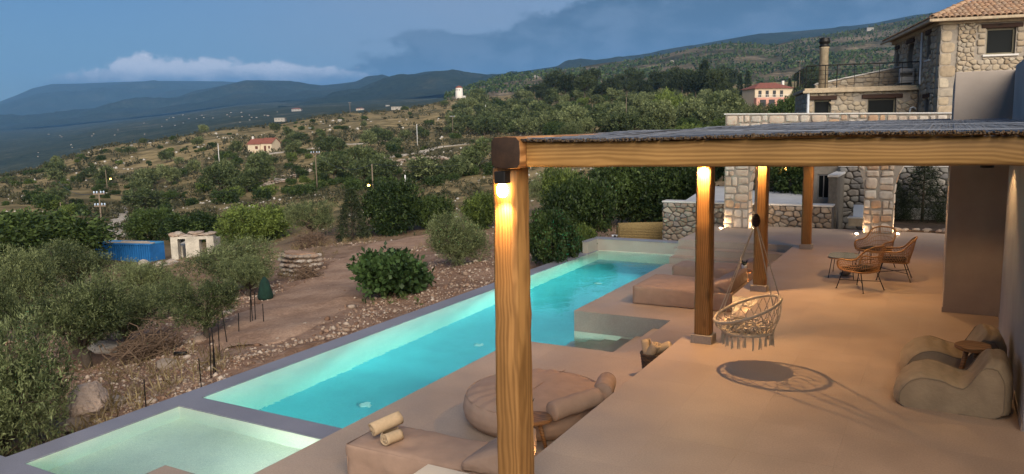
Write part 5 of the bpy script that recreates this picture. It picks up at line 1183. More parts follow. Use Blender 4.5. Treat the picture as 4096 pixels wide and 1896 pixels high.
scatter(130, (0,1240), lambda x: 540, SH, 'small cushions of scrub on the open hillside', (.9,2.2,0,125), 13, 'scrub_cushion', 'small dark cushion of scrub', 'shrub')
scatter(34, (0,1240), lambda x: 580, BU, 'green shrubs on the open hillside', (1.3,3.2,1,115), 3, 'green_shrub', 'low lighter green shrub on the dry hillside', 'shrub')
scatter(185, (1150,2060), lambda x: 345, OL, 'olive trees of the dense grove', (4.5,8.0,0,120), 4, 'olive_tree', 'olive tree of the dense grove', 'tree')
scatter(60, (1150,2060), lambda x: 335, SH, 'dark trees of the dense grove', (4.0,7.5,0,130), 5, 'dark_tree', 'dark green tree of the dense grove', 'tree')
scatter(46, (1330,2060), lambda x: 262, [('pine',0),('pine',1)], 'pines along the grove top', (6.0,11.0,0,250), 6, 'pine_tree', 'dark pine of the grove', 'tree')
scatter(28, (1330,2050), lambda x: 480, [('bush_near',0),('bright_near',1),('olive_near',1),('bush_near',2),('bright_near',0)], 'trees beyond the terrace', (3.5,6.0,0,42), 7, 'garden_tree', 'leafy tree beyond the terrace', 'tree')
scatter(12, (700,1240), lambda x: 560, [('shrub',0),('shrub',2),('olive',1)], 'bushes along the gully', (2.6,4.4,0,85), 8, 'gully_bush', 'dark bush in the gully below the hillside', 'bush')
for i, (x, yb, h) in enumerate(((1372,222,20),(1386,220,26),(1440,222,24),(1476,220,26),(1490,219,32),(1500,221,24),(1518,222,20),(1764,246,62),(1772,246,70),(1795,240,26),(1815,240,30),(1860,238,40),(1880,240,46),(2008,232,24),(1985,236,30))):
    q = ground_at(x, yb+2)
    if q: plant('cypress_tree', ('cypress',0), q[0], h*q[1]/1944.6*.36, 'slim dark cypress on the crest of the grove', 'tree', 'cypresses on the grove crest', h*q[1]/1944.6*1.35, None, .1)
# low scrub: too much of it to count
rg = np.random.default_rng(5); CE = []; DI = []; SHD = []
def px_points(n, x0, x1, yr, dmin, dmax, seed):
    r_ = np.random.default_rng(seed); A = np.radians(r_.uniform(x0, x1, n)); R = np.exp(r_.uniform(math.log(dmin), math.log(dmax), n)); return R*np.sin(A), R*np.cos(A)
x, y = px_points(5200, -64, -18, None, 85, 560, 6); z = hgt(x, y); keep = fbm(x*.03, y*.03, 3, 17) > -.12; x, y, z = x[keep], y[keep], z[keep]; r = np.hypot(x, y)
sz = np.clip(r/160, .35, 1.8)*rg.uniform(.4, 1.2, len(x)); Vs = []; Fs = []; Ss = []; off = 0
for k in range(3):                                   # three leaves sizes by distance band
    m_ = (r >= [0,130,260][k]) & (r < [130,260,1e9][k]); n = int(m_.sum()); per = 8; c = np.repeat(np.stack([x[m_], y[m_], z[m_]+sz[m_]*.25], 1), per, 0)+rg.normal(0, 1, (n*per, 3))*np.repeat(sz[m_], per)[:,None]*np.array([.5,.5,.18])
    d = rg.normal(0, .5, (n*per, 3))+np.array([0,0,1.]); d /= np.linalg.norm(d, axis=1, keepdims=True); V, F, s = leaves(c, d, 3, [.3,.55,.9][k], [.16,.3,.5][k], [.15,.25,.4][k], rg, np.repeat(rg.random(n), per)); Vs.append(V); Fs.append(F+off); Ss.append(s); off += len(V)
o = link('scrub', fast_mesh('scrub', np.vstack(Vs), np.vstack(Fs), M['scrub'], False, np.concatenate(Ss))); tag(o, 'low grey-brown scrub covering the dry hillside', 'scrub', kind='stuff')

# ------------------------------------------------------------------ rubble, road, bank
def scatter_rocks(name, lab, x, y, s, seed, sink=.3, mat='rock'):
    r_ = np.random.default_rng(seed); bm = bmesh.new(); bmesh.ops.create_icosphere(bm, subdivisions=1, radius=1); base = np.array([v.co for v in bm.verts]); fc = np.array([[v.index for v in f.verts] for f in bm.faces]); bm.free(); n = len(x)
    V = base[None]*(1+r_.normal(0, .22, (n, len(base), 1))); V *= (r_.uniform(.6, 1.3, (n, 1, 3))*np.array([1,1,.75])); a = r_.uniform(0, 6.28, n); ca, sa = np.cos(a)[:,None], np.sin(a)[:,None]
    X_, Y_ = V[...,0]*ca-V[...,1]*sa, V[...,0]*sa+V[...,1]*ca; P = np.stack([X_*s[:,None]+x[:,None], Y_*s[:,None]+y[:,None], V[...,2]*s[:,None]+hgt(x, y)[:,None]+(.75-sink)*s[:,None]*.6], -1)
    F = (fc[None]+np.arange(n)[:,None,None]*len(base)).reshape(-1, 3); me = fast_mesh(name, P.reshape(-1, 3), F, M[mat], False, np.repeat(r_.random(n), len(base))); return tag(link(name, me), lab, 'rubble', kind='stuff')
def _rub():
    t = NT('broken_limestone'); s = t.attr('shade'); n = t.noise(9, 5, .6, 'World'); c = t.ramp(s, (.0,(.18,.105,.07)), (.35,(.28,.185,.13)), (.7,(.38,.29,.22)), (1.0,(.48,.40,.33))); c = t.mix(1.0, c, t.ramp(n, (.3,.7),(.7,1.15)), 'MULTIPLY'); t.bsdf(c, .95, spec=.1); return t.m
M['rubble'] = _rub()
x, y = px_points(42000, -66, -20, None, 13.5, 46, 7); ok = (x < -11.9) & (fbm(x*.25, y*.25, 3, 31)+.30*(np.hypot(x, y) < 30) > -.02); x, y = x[ok], y[ok]
road = [ground_at(a, b_)[0] for a, b_ in ((615,872),(665,832),(725,787),(810,735),(880,690),(925,655),(985,622),(1050,602),(1110,588))]; rw_ = [.6,1.6,2.0,2.0,1.8,1.6,1.6,1.6,1.5]
dmin = np.min([np.hypot(x-p[0], y-p[1])-w for p, w in zip(spline(road, 6), np.interp(np.linspace(0, 8, 49), range(9), rw_))], 0)
sel = (dmin > -.1+.5*rg.random(len(x))) | (rg.random(len(x)) < .16); x, y, dm = x[sel], y[sel], dmin[sel]
s = np.exp(rg.normal(-3.8, .45, len(x)))*np.where(dm < .7, 1.3, 1.0); s = np.clip(s, .010, .10)
scatter_rocks('rubble', 'loose broken limestone on the bank beside the pool', x, y, s, 8, mat='rubble')
M['limestone'] = plain('pale_limestone', (.40,.375,.335), .9, .2, 2, .4, .05)
x, y = px_points(2600, -64, -22, None, 46, 420, 17); keep = fbm(x*.05, y*.05, 3, 41) > .12; x, y = x[keep], y[keep]; scatter_rocks('hillside_stones', 'pale loose stones strewn over the hillside', x, y, np.hypot(x, y)/1000*rg.uniform(.5, 2.0, len(x))+.03, 18, mat='limestone')
def strip(name, P, W_, mat, lift=.05, seed=1, nx=13, edge=.12):
    P = spline(P, 8); m_ = len(P); W_ = np.interp(np.linspace(0, len(W_)-1, m_), range(len(W_)), W_); V = []; r_ = np.random.default_rng(seed)
    for i, p in enumerate(P):
        t = P[min(i+1, m_-1)]-P[max(i-1, 0)]; nrm = np.array([-t[1], t[0]])/np.hypot(t[0], t[1]); e = [r_.uniform(1-edge, 1+edge) for _ in range(2)]
        for k in range(nx): u = k/(nx-1)*2-1; q = p[:2]+nrm*u*W_[i]*(e[0] if u < 0 else e[1]); q = np.array([min(q[0], -11.9), q[1]]); V.append((q[0], q[1], float(hgt(q[0], q[1]))+lift*(1-abs(u)**6*1.0)-.3*max(0, abs(u)-.72)))
    return tag(link(name, fast_mesh(name, V, grid_faces(m_, nx), M[mat], True)), kind='structure')
M['road'] = NT('packed_dirt').m
def _road():
    t = NT('packed_dirt_road'); n1 = t.noise(1.1, 8, .65, 'World'); n2 = t.noise(14, 6, .7, 'World'); c = t.ramp(n1, (.3,(.25,.155,.105)),(.55,(.35,.23,.16)),(.75,(.43,.30,.215))); c = t.mix(1.0, c, t.ramp(n2,(.35,.75),(.65,1.15)), 'MULTIPLY'); t.bsdf(c, .95, t.bump(n2, .7, .04), spec=.1); return t.m
M['road'] = _road(); strip('dirt_road', road, rw_, 'road', .05)
M['pave'] = plain('rough_stone_path', (.40,.35,.28), .95, .35, 1.2, .9, .06, coord='World'); pth = [ground_at(a, b_)[0] for a, b_ in ((285,600),(292,575),(300,552),(306,532),(296,518))]
strip('stone_path', pth, [1.4,1.2,1.2,1.3,1.0], 'pave', .08, 4)
for a, b_, w in ((((640,395),(720,382),(800,372),(900,362),(1010,352)), 0, 1.6), (((900,405),(1010,390),(1090,372),(1180,362)), 0, 1.8)): strip('field_track', [ground_at(*q)[0] for q in a], [w]*5, 'pave', .1, 9)
q = ground_at(232, 1052)[0]; M['redrock'] = stone_mat('red_boulder', [(.52,.40,.32),(.54,.42,.34)], 2.6, .9, .18); bo = rock_mesh(41, 3, 'redrock', .95); o = link('boulder', bo, None, (q[0], q[1], q[2]+.26), 1.0); o.scale = (.42,.40,.44); tag(o, 'big reddish and white boulder on the bank beside the pool rim', 'boulder')
for i, (a, b_, sc, lab) in enumerate(((420,925,.26,'pale grey boulder on the bank near the black pipe'),(330,880,.36,'pale broken ledge of rock under the forked olive'),(500,860,.2,'pale rock on the bank behind the fence rods'),(680,745,.2,'rounded pale rock at the road edge'),(575,790,.16,'small pale rock under the upright olive'),(205,1075,.34,'pale boulder wedged below the red boulder'),(290,1020,.22,'pale angular rock right of the red boulder'),(265,885,.4,'large pale rock behind the forked olive trunk'))):
    q = ground_at(a, b_)[0]; o = link('boulder', ROCKS[i % 6], None, (q[0], q[1], q[2]+sc*.3), i); o.scale = (sc*1.3, sc, sc*.8); tag(o, lab, 'boulder')
# ring of dry stone beside the road
q0, D0 = ground_at(748, 690); e = empty('dry_stone_ring', tuple(q0)); tag(e, 'curved dry stone retaining wall beside the dirt road', 'wall'); R = 52*D0/1944.6; rg = np.random.default_rng(12)
for lay in range(6):
    for k in range(20):
        a = math.pi*(.92+1.05*k/19)+.09*(lay % 2); s = rg.uniform(.10,.17); o = link('stone', ROCKS[(k+lay) % 6], e, (R*math.cos(a)+rg.normal(0,.03), R*.8*math.sin(a)+rg.normal(0,.03)+R*.4, lay*.19-.15), rg.uniform(0,6)); o.scale = (s*1.4, s, s*.9)
tp = []
for k in range(24): a = math.pi*(.92+1.05*k/23); tp.append((R*.93*math.cos(a), R*.8*.93*math.sin(a)+R*.4))
MB().prism(tp, -.6, .92).build('earth_fill', M['road'], e)
def twig_heap(name, lab, xa, ya, w, h, n, seed):
    q, D = ground_at(xa, ya); r_ = np.random.default_rng(seed); b = MB(); W_ = w*D/1944.6/2; Hh = h*D/1944.6
    for k in range(n): c = np.array([r_.normal(0,W_*.45), r_.normal(0,W_*.4), abs(r_.normal(0,Hh*.4))]); d = r_.normal(0,1,3)*np.array([1,1,.45]); d = d/np.linalg.norm(d)*r_.uniform(.25,.7)*W_; b.tube([c-d, c+r_.normal(0,.08,3), c+d], [.014,.012,.004], 4)
    o = b.build(name, M['twig'], None, loc=tuple(q)); tag(o, lab, 'brush'); o['kind'] = 'thing'
twig_heap('brush_heap', 'heap of dry cut branches beyond the road', 785, 622, 95, 45, 330, 1); twig_heap('brush_heap', 'tangle of dry brown brush on the bank below the olives', 380, 905, 150, 70, 520, 2); twig_heap('brush_heap', 'dry brown bush beside the ring of dry stone', 770, 700, 70, 35, 200, 3)
q = ground_at(452, 897)[0]; tag(MB().tube([q+np.array([-.16,-.03,.07]), q+np.array([.16,.07,.09])], .045, 12).build('black_pipe', M['metal'], None, True), 'short black plastic pipe lying on the bank', 'pipe')
q, D = ground_at(668, 752); b = MB(); b.lathe([(.22,0),(.25,.10),(.19,.35),(.14,.55),(.10,.62),(.03,.72)], 14, q); M['net'] = plain('dark_green_net', (.006,.034,.022), .8, .4, 9, .8, .05); o = b.build('net_bundle', M['net'], None, True); tag(o, 'dark green netting bundle standing beside the road', 'netting')
for i, (xx, yt, yb) in enumerate(((367,829,905),(507,776,852),(530,714,832),(537,730,826),(543,699,820),(552,674,776),(573,659,742),(600,664,716),(628,612,692),(635,604,690),(642,608,686),(663,640,690))):
    q = ground_at(xx, yb+122)
    if q: p, D = q; h = (yb-yt)*D/1944.6; tag(MB().tube([p+np.array([0,0,-.2]), p+np.array([random.gauss(0,.03),random.gauss(0,.03),h])], .012, 5).build('fence_rod', M['metal'], None), 'thin dark iron rod standing on the bank beside the pool', 'rod', 'iron rods of the old fence')
# dry grass on the bank and along the road edges
M['straw2'] = leaf_mat('dry_grass', (.16,.115,.05), (.42,.33,.17), .3); M['weed'] = leaf_mat('green_weed', (.03,.05,.012), (.12,.16,.05), .3)
for nm, mt, n_, sd, thr in (('dry_grass', 'straw2', 3000, 23, .02), ('green_weeds', 'weed', 900, 29, .14)):
    rg = np.random.default_rng(sd); x, y = px_points(n_, -66, -18, None, 14, 110, sd); ok = (x < -12.3) & (fbm(x*.12, y*.12, 3, sd) > thr); x, y = x[ok], y[ok]
    dm = np.min([np.hypot(x-p[0], y-p[1])-w for p, w in zip(spline(road, 6), np.interp(np.linspace(0, 8, 49), range(9), rw_))], 0); ok = dm > -.05; x, y = x[ok], y[ok]; r = np.hypot(x, y); c = np.stack([x, y, hgt(x, y)+.02], 1); d = np.tile(np.array([[0, 0, 1.]]), (len(x), 1)); sc_ = np.clip(r/35, .6, 1.8)
    V, F, s_ = leaves(c, d, 12, .30 if mt == 'straw2' else .16, .02 if mt == 'straw2' else .05, .10, rg, rg.random(len(x))); tag(link(nm, fast_mesh(nm, V, F, M[mt], False, s_)), 'tufts of dry straw-coloured grass on the bank' if mt == 'straw2' else 'small green weeds on the bank', 'grass', kind='stuff')

# ------------------------------------------------------------------ buildings and poles of the hillside
HX = np.array([math.cos(YAW), math.sin(YAW), 0]); HXA = YAW                       # direction across the view
M['ybuff'] = plain('buff_render', (.52,.43,.31), .85, .06, .8, .1); M['wwash'] = plain('whitewash', (.60,.57,.52), .85, .08, .8, .2); M['rtile'] = plain('red_roof', (.21,.072,.048), .8, .18, 1.5, .3, .03); M['wdark'] = plain('dark_opening', (.02,.02,.022), .5, .2, 3, 0); M['shut'] = plain('brown_shutter', (.10,.035,.02), .6, .1, 3, 0); M['pinkr'] = plain('pink_render', (.50,.26,.20), .85, .06, 1, .1)
M['litwin'] = emit('lit_window', (1.0,.62,.25), .7)
# ---- cottage with two red roofs
q, D = ground_at(660, 386); s = D/1944.6; e = empty('hillside_cottage', tuple(q), HXA+rad(-16)); tag(e, 'buff cottage with two red gable roofs alone on the hillside', 'house'); u = 84*s/12.4; e.scale = (u, u, u)
def gable(e, x0, x1, y0, y1, h, rise, wall, roof, ov=.3):
    MB().box(x0, x1, y0, y1, -2, h).build('wall', M[wall], e); ym = (y0+y1)/2
    MB().add([(x0,y0,h),(x0,y1,h),(x0,ym,h+rise),(x1,y0,h),(x1,y1,h),(x1,ym,h+rise)], [(0,2,1),(3,4,5),(0,3,5,2),(1,2,5,4)]).build('gable', M[wall], e)
    t = .15; r_ = MB(); z = h-ov*rise/(ym-y0)
    r_.add([(x0-ov,y0-ov,z),(x1+ov,y0-ov,z),(x1+ov,ym,h+rise),(x0-ov,ym,h+rise),(x0-ov,y0-ov,z+t),(x1+ov,y0-ov,z+t),(x1+ov,ym,h+rise+t),(x0-ov,ym,h+rise+t)], [(0,3,2,1),(4,5,6,7),(0,1,5,4),(1,2,6,5),(3,0,4,7)])
    r_.add([(x0-ov,y1+ov,z),(x1+ov,y1+ov,z),(x1+ov,ym,h+rise),(x0-ov,ym,h+rise),(x0-ov,y1+ov,z+t),(x1+ov,y1+ov,z+t),(x1+ov,ym,h+rise+t),(x0-ov,ym,h+rise+t)], [(0,1,2,3),(7,6,5,4),(0,4,5,1),(1,5,6,2),(3,7,4,0)])
    return r_.build('roof', M[roof], e)
def opening(e, x0, x1, y, z0, z1, mat='wdark', fr='wwash'):
    w = MB().box(x0, x1, y-.04, y-.005, z0, z1).build('window', M[mat], e); MB().box(x0-.1, x1+.1, y-.1, y-.005, z0-.12, z0-.005).build('sill', M[fr], w)
gable(e, -4.0, 1.0, -3, 3, 3.6, 1.8, 'ybuff', 'rtile'); gable(e, 1.02, 5.6, -2.4, 3.4, 3.8, 1.8, 'ybuff', 'rtile'); MB().box(.85, 1.12, -3.4, 3.4, 3.3, 5.55).build('parapet', M['wwash'], e) if False else None
MB().box(-3.9,-3.3,-.3,.3,4.6,6.4).build('chimney', M['wwash'], e)
opening(e, -.9, .2, -3, 1.7, 2.8, 'shut'); opening(e, 2.4, 3.3, -2.4, .9, 2.9, 'shut'); opening(e, 4.2, 4.9, -2.4, 1.8, 2.8, 'shut'); opening(e, -3.2, -2.4, -3, -.9, .9, 'shut')
b = MB()
for i in range(9): b.box(-1.6+i*.32, -1.6+(i+1)*.32, -4.4, -3.01, -1.6, 1.2-i*.31)
b.build('outside_stairs', M['ybuff'], e)
# ---- white windmill tower
q, D = ground_at(1155, 245); s = D/1944.6; u = 31*s/9.2; e = empty('windmill_tower', tuple(q)); e.scale = (u, u, u); tag(e, 'white round windmill tower with low conical roof on the ridge', 'tower')
MB().lathe([(3.0,-2),(2.85,2),(2.6,7.6)], 24).build('wall', M['wwash'], e, True); MB().lathe([(2.95,7.6),(2.9,7.75),(1.2,8.9),(.01,9.3)], 24).build('roof', M['rtile'], e)
for a in (200, 235, 270, 305): MB().box(-.3,.3,-2.75,-2.55,5.6,6.5).build('window', M['wdark'], e).rotation_euler = (0, 0, rad(a+90)+YAW*0)
w = empty('tower_yard_wall', tuple(q+HX*3.5*u)); w.scale = (u,u,u); tag(w, 'broken white stone wall at the foot of the windmill tower', 'wall'); MB().box(-1.5,3.2,-2.2,-1.6,-2.5,.6).build('wall_body', M['cap'], w); MB().box(.6,2.6,-2.6,-1.2,-2.5,1.6).build('wall_stub', M['cap'], w)
# ---- house with red hip roof
q, D = ground_at(1928, 268); s = D/1944.6; u = 108*s/13.0; e = empty('red_roofed_house', tuple(q), HXA+rad(10)); e.scale = (u,u,u); tag(e, 'cream two-storey house with red hip roof and balcony among the trees', 'house')
MB().box(-6,6,-4,4,-2,5.2).build('wall', M['ybuff'], e); MB().box(-6.3,4,-5.6,-4.01,-2,2.5).build('porch', M['pinkr'], e)
MB().add([(-6.6,-4.6,5.2),(6.6,-4.6,5.2),(6.6,4.6,5.2),(-6.6,4.6,5.2),(-2.4,0,7.1),(2.4,0,7.1)], [(0,1,5,4),(1,2,5),(2,3,4,5),(3,0,4),(3,2,1,0)]).build('roof', M['rtile'], e)
for x in (-4.9,-2.6,-.3,2.0): w = opening(e, x, x+1.0, -4, 2.7, 4.6, 'wdark')
for x in (-5.2,-2.4,.4): MB().box(x, x+1.9, -5.66, -5.61, -.3, 1.9).build('arch_opening', M['wdark'], e)
bal = empty('balcony', (0,0,0), 0, e); MB().box(-6.3,4,-5.62,-5.56,3.3,3.38).build('rail', M['wwash'], bal)
for k in range(22): MB().box(-6.3+k*.49,-6.24+k*.49,-5.62,-5.57,2.5,3.3).build('baluster', M['wwash'], bal)
MB().box(4.6,5.3,-.5,.2,6.2,7.6).build('chimney', M['wwash'], e)
# ---- far pale houses
M['farwall'] = plain('far_render', (.28,.265,.24), .9, .15, .05, 0)
def far_house(x, y, D, w, h, lab, roof='wwash', grp=None, lit=False, ang=0):
    p = at(x, y, D); s = D/1944.6; W_, H_ = w*s, h*s; e = empty('far_house', tuple(p), HXA+ang); tag(e, lab, 'house', grp)
    MB().box(-W_/2, W_/2, -W_*.3, W_*.3, -H_*.5, H_).build('wall', M['farwall'], e)
    if roof == 'flat': MB().box(-W_*.53, W_*.53, -W_*.33, W_*.33, H_, H_*1.12).build('roof', M['farwall'], e)
    else: MB().add([(-W_*.55,-W_*.35,H_),(W_*.55,-W_*.35,H_),(W_*.55,W_*.35,H_),(-W_*.55,W_*.35,H_),(-W_*.2,0,H_*1.5),(W_*.2,0,H_*1.5)], [(0,1,5,4),(1,2,5),(2,3,4,5),(3,0,4),(3,2,1,0)]).build('roof', M['rtile'], e)
    for k in ((-.36, -.08, .2) if w > 7 else (-.1,) if lit else ()): MB().box(W_*k, W_*(k+.08), -W_*.3-.05, -W_*.3, H_*.3, H_*.65).build('window', M['litwin' if lit else 'slate'], e)
from mathutils.bvhtree import BVHTree
_bvh = {}
def hill_D(name, x, y):                              # distance at which the sight line meets a far range
    if name not in _bvh: me = bpy.data.objects[name].data; _bvh[name] = BVHTree.FromPolygons([v.co[:] for v in me.vertices], [p.vertices[:] for p in me.polygons])
    d = ray(x*KD, y*KD); loc = _bvh[name].ray_cast(Vector(EYE), Vector(d/np.linalg.norm(d)))[0]
    return float((np.array(loc)-EYE)@FWD) if loc is not None else None
for x, y, w, h, lab, lit in ((1349,194,18,8,'white flat-roofed house on the skyline of the bare hill',0),(1395,192,40,5,'long pale ruin on the skyline beside the white house',0),(2186,76,24,9,'white villa high on the bare hill with terraces',0),(1690,155,12,5,'small pale house on the bare hill slope',0),(1575,163,14,4,'pale shed on the bare hill beside the trees',0)):
    D_ = hill_D('terraced_hill', x, y) or 1400; far_house(x, y, D_*.995, w*.7, h*.6, lab, 'flat', None, lit)
for x, y, w, h, lab, rf_ in ((705,303,26,6,'low ruined wall line of a pale house on the near ridge','flat'),(998,274,26,5,'long white shed on the ridge below the windmill','flat'),(855,304,10,4,'white hut at the ridge beside the big dark bushes','flat')):
    q = ground_at(x, y+3)
    if q: far_house(x, y, q[1], w, h, lab, rf_)
far_house(747, 279, (hill_D('valley', 747, 279) or 1500)*.998, 24, 5, 'large pale house with red roof on the knoll behind the ridge', 'red'); far_house(906, 277, (hill_D('valley', 906, 277) or 1300)*.998, 20, 4, 'lit pale house with red roof on the knoll, right of the larger one', 'red', None, True); far_house(975, 267, (hill_D('valley', 975, 267) or 1700)*.998, 10, 2.5, 'pale house left of the long white shed', 'flat')
rr_ = random.Random(4); cl = ((20,290,60,3),(60,312,40,3),(150,345,60,6),(190,362,50,6),(250,340,80,5),(310,330,60,4),(400,318,60,6),(430,300,40,6),(480,298,50,8),(560,296,60,9),(600,285,50,9),(680,290,40,7),(620,300,60,5),(90,392,50,4),(180,384,50,4))
for cx_, cy_, sp_, n in cl:
    for k in range((n+1)//2):
        x, y = cx_+rr_.gauss(0, sp_*.4), cy_+rr_.gauss(0, 6); D_ = hill_D('valley', x, y)
        if D_: far_house(x, y, D_*.997, rr_.uniform(2.0, 4.6), rr_.uniform(.7, 1.2), 'tiny pale house among the trees of the far valley', rr_.choice(['flat','red','flat']), 'far houses in the valley', rr_.random() < .16, rr_.uniform(-.4,.4))
# scrub on the bare hill: too much of it to count
hm = bpy.data.objects['terraced_hill'].data; hv = np.array([v.co[:] for v in hm.vertices]).reshape(420, 45, 3)[:, 3:43]; rg = np.random.default_rng(51)
i_, j_ = rg.integers(0, 419, 9000), rg.integers(0, 39, 9000); f_, g2_ = rg.random((9000, 1)), rg.random((9000, 1))
c = (hv[i_, j_]*(1-f_)+hv[i_+1, j_]*f_)*(1-g2_)+(hv[i_, j_+1]*(1-f_)+hv[i_+1, j_+1]*f_)*g2_; ok = fbm(c[:,0]*.012, c[:,1]*.012, 3, 8) > -.12; c = c[ok]+np.array([0, 0, .8]); d = np.tile(np.array([[0, 0, 1.]]), (len(c), 1))
V, F, s_ = leaves(c, d, 5, 3.4, 2.6, 1.9, rg, rg.random(len(c))); tag(link('hill_scrub', fast_mesh('hill_scrub', V, F, M['carob'], False, s_)), 'dark scrub dotting the bare terraced hill', 'scrub', kind='stuff')
# ---- blue container and ruin
q, D = ground_at(326, 652); s = D/1944.6; e = empty('shipping_container', tuple(q), HXA+rad(-14)); tag(e, 'blue corrugated shipping container with boards on its roof', 'container'); L_, H_, W_ = 172*s*.98, 44*s, 50*s; M['blue'] = plain('blue_container_paint', (.018,.13,.36), .5, .25, 1.5, .2, .02); M['blue2'] = plain('blue_container_roof', (.05,.24,.46), .5, .2, 1.5, .2)
b = MB(); n = 26; P = []
for k in range(n): x = -L_/2+L_*k/n; w = L_/n; P += [(x,0),(x+w*.35,0),(x+w*.5,.13),(x+w*.85,.13)]
P.append((L_/2, 0)); b.add([(x, -W_/2+y, -.6) for x, y in P]+[(x, -W_/2+y, H_*.93) for x, y in P], [(i, i+1, len(P)+i+1, len(P)+i) for i in range(len(P)-1)]); b.build('front_panel', M['blue'], e)
b = MB(); n2 = 14; P2 = []
for k in range(n2): y = -W_/2+W_*k/n2; w = W_/n2; P2 += [(y,0),(y+w*.35,0),(y+w*.5,-.06),(y+w*.85,-.06)]
P2.append((W_/2,0)); b.add([(L_/2+x, y, -.6) for y, x in P2]+[(L_/2+x, y, H_*.93) for y, x in P2], [(i, i+1, len(P2)+i+1, len(P2)+i) for i in range(len(P2)-1)]); b.build('end_panel', M['blue'], e)
MB().box(-L_/2, L_/2, -W_/2+.06, W_/2, H_*.935, H_).build('roof', M['blue2'], e); MB().box(-L_/2-.05, L_/2+.05, -W_/2-.04, -W_/2+.058, H_*.93, H_*1.0).build('top_rail', M['blue'], e); MB().box(-L_/2, -L_/2+.05, -W_/2+.06, W_/2, -.6, H_*.93).build('end_panel', M['blue'], e)
M['plank'] = plain('weathered_plank', (.42,.33,.24), .9, .2, 2, .2)
for i in range(2): tag(MB().box(-L_*.32+i*.9, L_*.52-(i%2)*.8, -W_*.38+i*.5, -W_*.38+i*.5+.22, 0, .04).build('plank', M['plank'], None, loc=tuple(np.array(q)+np.array([0,0,H_+.01])), rz=HXA+rad(-14)), 'weathered plank lying along the blue container roof', 'plank', 'planks on the container')
q, D = ground_at(486, 648); s = D/1944.6; e = empty('ruined_house', tuple(q), HXA+rad(6)); tag(e, 'roofless whitewashed ruin wall with two openings beside the container', 'ruin'); W_, H_ = 104*s, 62*s; M['ruin'] = plain('crumbling_whitewash', (.46,.42,.35), .95, .35, 1.2, .9, .06)
HO = [(-.34*W_, -.16*W_, -.3, H_*.78), (.16*W_, .33*W_, H_*.08, H_*.74)]
for h in holed(-W_/2, W_/2, -.5, H_*.86, HO): MB().box(h[0], h[1], 0, .6, h[2], h[3]).build('wall', M['ruin'], e)
rg = np.random.default_rng(8)
for k in range(16): o = link('broken_stone', ROCKS[k % 6], e, (-W_/2+W_*(k+.5)/16, .3, H_*.88+rg.uniform(-.05,.22)), k); o.scale = (.34,.3,rg.uniform(.12,.3))
MB().box(-W_/2, -W_/2+.5, .602, 3.0, -.5, H_*.45).build('side_wall', M['ruin'], e); MB().box(W_/2-.6, W_/2, .602, 1.6, -.5, H_*.7).build('side_wall', M['ruin'], e)
for k in range(26): o = link('fallen_stone', ROCKS[k % 6], e, (rg.normal(-W_*.2, W_*.35), -rg.uniform(.6,3.4), -.12), k); o.scale = (rg.uniform(.15,.4),)*3
# ---- poles, lamps, cables
M['pole'] = plain('grey_timber_pole', (.17,.13,.095), .9, .25, 2, .3); M['polew'] = plain('white_pole', (.62,.62,.62), .7, .05, 2, 0); M['street'] = emit('street_lamp_glow', (1.0,.58,.10), 14)
tops = {}
POL = [(270,428,480,0,'pole with lit lamp on the far left hillside'),(259,484,596,2,'timber pole with two crossarms above the stone path'),(154,508,534,0,'short pole among the bushes left of the stone path'),(552,361,416,0,'pale bare pole left of the cottage'),(881,258,291,1,'pole on the ridge above the big dark bushes'),(781,322,352,1,'small pole right of the cottage'),(1050,312,370,0,'pale pole in the middle of the olive slope'),(1139,292,346,1,'dark pole in the olive grove below the windmill'),(1222,264,303,0,'white-grey pole above the beam end'),(1247,290,322,0,'thin pole just right of the beam end top'),(798,382,480,1,'timber pole with crossarm right of the dry stone wall'),(939,413,500,0,'dark pole carrying the lit street lamp'),(1022,440,528,3,'white pole with dark joint beside the dark carob'),(1335,216,252,1,'pole with crossarm at the left end of the grove'),(1407,309,338,1,'short crossarm pole just above the reed roof'),(1490,262,322,0,'thin pole in the grove'),(1575,246,334,0,'tall timber pole rising behind the reed roof'),(1410,184,210,0,'pole on the skyline beside the pale ruin'),(2009,152,247,1,'tall pole beside the villa railing')]
for x, yt, yb, kind, lab in POL:
    q = ground_at(x, yb)
    if q is None: continue
    p, D = q; h = (yb-yt)*D/1944.6; r = max(.09, .62*D/1944.6); e = empty('utility_pole', tuple(p)); tag(e, lab, 'pole', 'poles on the hillside'); tops[x] = p+np.array([0,0,h])
    MB().tube([(0,0,-.5),(0,0,h)], [r, r*.75], 7).build('shaft', M['polew' if kind == 3 or x in (552,1050,1222) else 'pole'], e, True)
    if kind in (1, 2):
        for z in ((h*.96,) if kind == 1 else (h*.97, h*.70)):
            a = MB().box(-h*.12, h*.12, -.07, .07, z-.07, z+.07).build('crossarm', M['pole'], e); a.rotation_euler = (0,0,HXA+.2)
            for k in (-.1,-.04,.04,.1): MB().lathe([(.06,z+.07),(.09,z+.2),(.05,z+.3)], 6, (h*k, 0, 0)).build('insulator', M['paleblue'], a)
    if kind == 3: MB().lathe([(r*1.15,h*.56),(r*1.15,h*.63)], 7).build('joint_band', M['metal'], e)
    if x in (270, 939):
        le = empty('street_lamp', tuple(p+np.array([0,0,h*(.42 if x == 939 else .6)]))); tag(le, 'lit yellow street lamp on an arm of the dark pole' if x == 939 else 'lit yellow lamp on the far left pole', 'lamp'); sg = -1 if x == 939 else 1
        MB().tube([(0,0,0), tuple(HX*sg*D*.0055)], .05, 6).build('arm', M['metal'], le); MB().lathe([(.001,-.24),(.12,-.21),(.17,-.10),(.12,0),(.001,.02)], 10, tuple(HX*sg*D*.0055)).build('globe', M['street'], le, True)
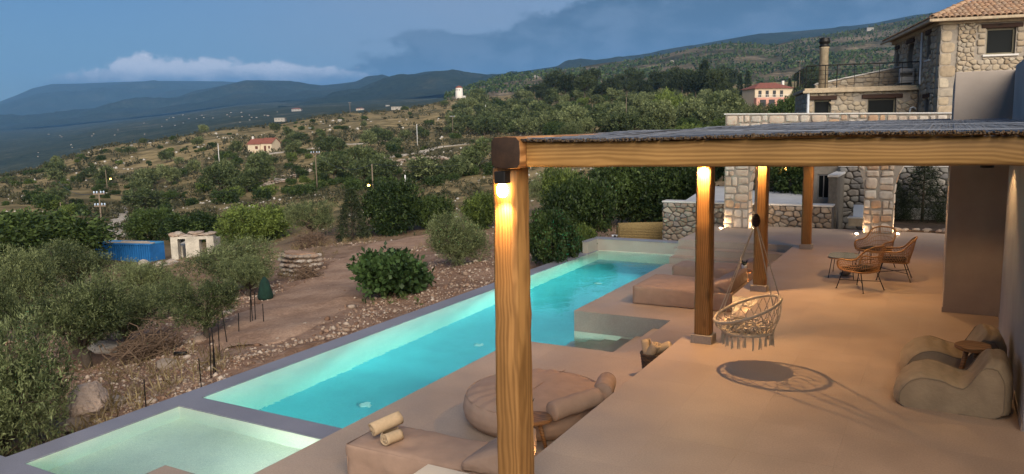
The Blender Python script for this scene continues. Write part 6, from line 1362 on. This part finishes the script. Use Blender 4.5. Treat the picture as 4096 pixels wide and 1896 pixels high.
def cable(a, b, sag, lab):
    if a is None or b is None: return
    P = [a*(1-t)+b*t+np.array([0,0,-sag*4*t*(1-t)]) for t in np.linspace(0, 1, 18)]; tag(MB().tube(P, .03, 4).build('power_cable', M['metal'], None), lab, 'cable', 'power cables')
g_ = lambda k: tops.get(k)
cable(g_(259), g_(798), 3.0, 'power cable from the crossarm pole to the middle pole'); cable(g_(798), g_(939), 1.5, 'power cable from the middle pole to the lamp pole'); cable(g_(939), g_(1407), 4, 'power cable from the lamp pole towards the grove'); cable(g_(259), ground_at(154, 512)[0]+np.array([0,0,4.]), 1, 'power cable running left from the crossarm pole')
# dry stone field walls
def field_wall(lab, pts, seed):
    P = spline([ground_at(*q)[0] for q in pts], 10); e = empty('field_wall', tuple(P[0])); tag(e, lab, 'wall', 'dry stone walls across the hillside'); r_ = np.random.default_rng(seed)
    for i, p in enumerate(P):
        for k in range(3): D = np.hypot(*p[:2]); s = D*.0022*r_.uniform(.6,1.3); o = link('stone', ROCKS[(i+k) % 6], e, p-P[0]+np.array([r_.normal(0,s*1.2), r_.normal(0,s*1.2), s*.3+r_.uniform(0,s)]), r_.uniform(0,6)); o.scale = (s*1.5, s, s*.8)
field_wall('long pale dry stone wall crossing the slope below the cottage', ((885,748),(0,0))[:0] or ((905-20,402+0),(860,416),(1195-380,430-6),(760,437),(720,452),(692,462),(890-240,480-8)), 1)
field_wall('short dry stone wall above the stone path', ((330,520),(355,512),(385,505),(410,498)), 2); field_wall('pale stones in a row in front of the olive grove', ((1000,410),(1050,402),(1100,400),(1135,405)), 3)
# ------------------------------------------------------------------ haze
t = NT('evening_haze'); v = t.new('ShaderNodeVolumePrincipled'); t.put(v.inputs['Color'], (.23,.53,1.0)); t.put(v.inputs['Density'], 8.0e-5); t.put(v.inputs['Anisotropy'], 0.0); t.put(t.out.inputs['Volume'], v.outputs[0])
hz = MB().box(-16000, 9000, -2000, 16000, -500, 1400).build('haze', t.m); tag(hz, 'thin blue evening haze filling the air', 'haze', kind='stuff')
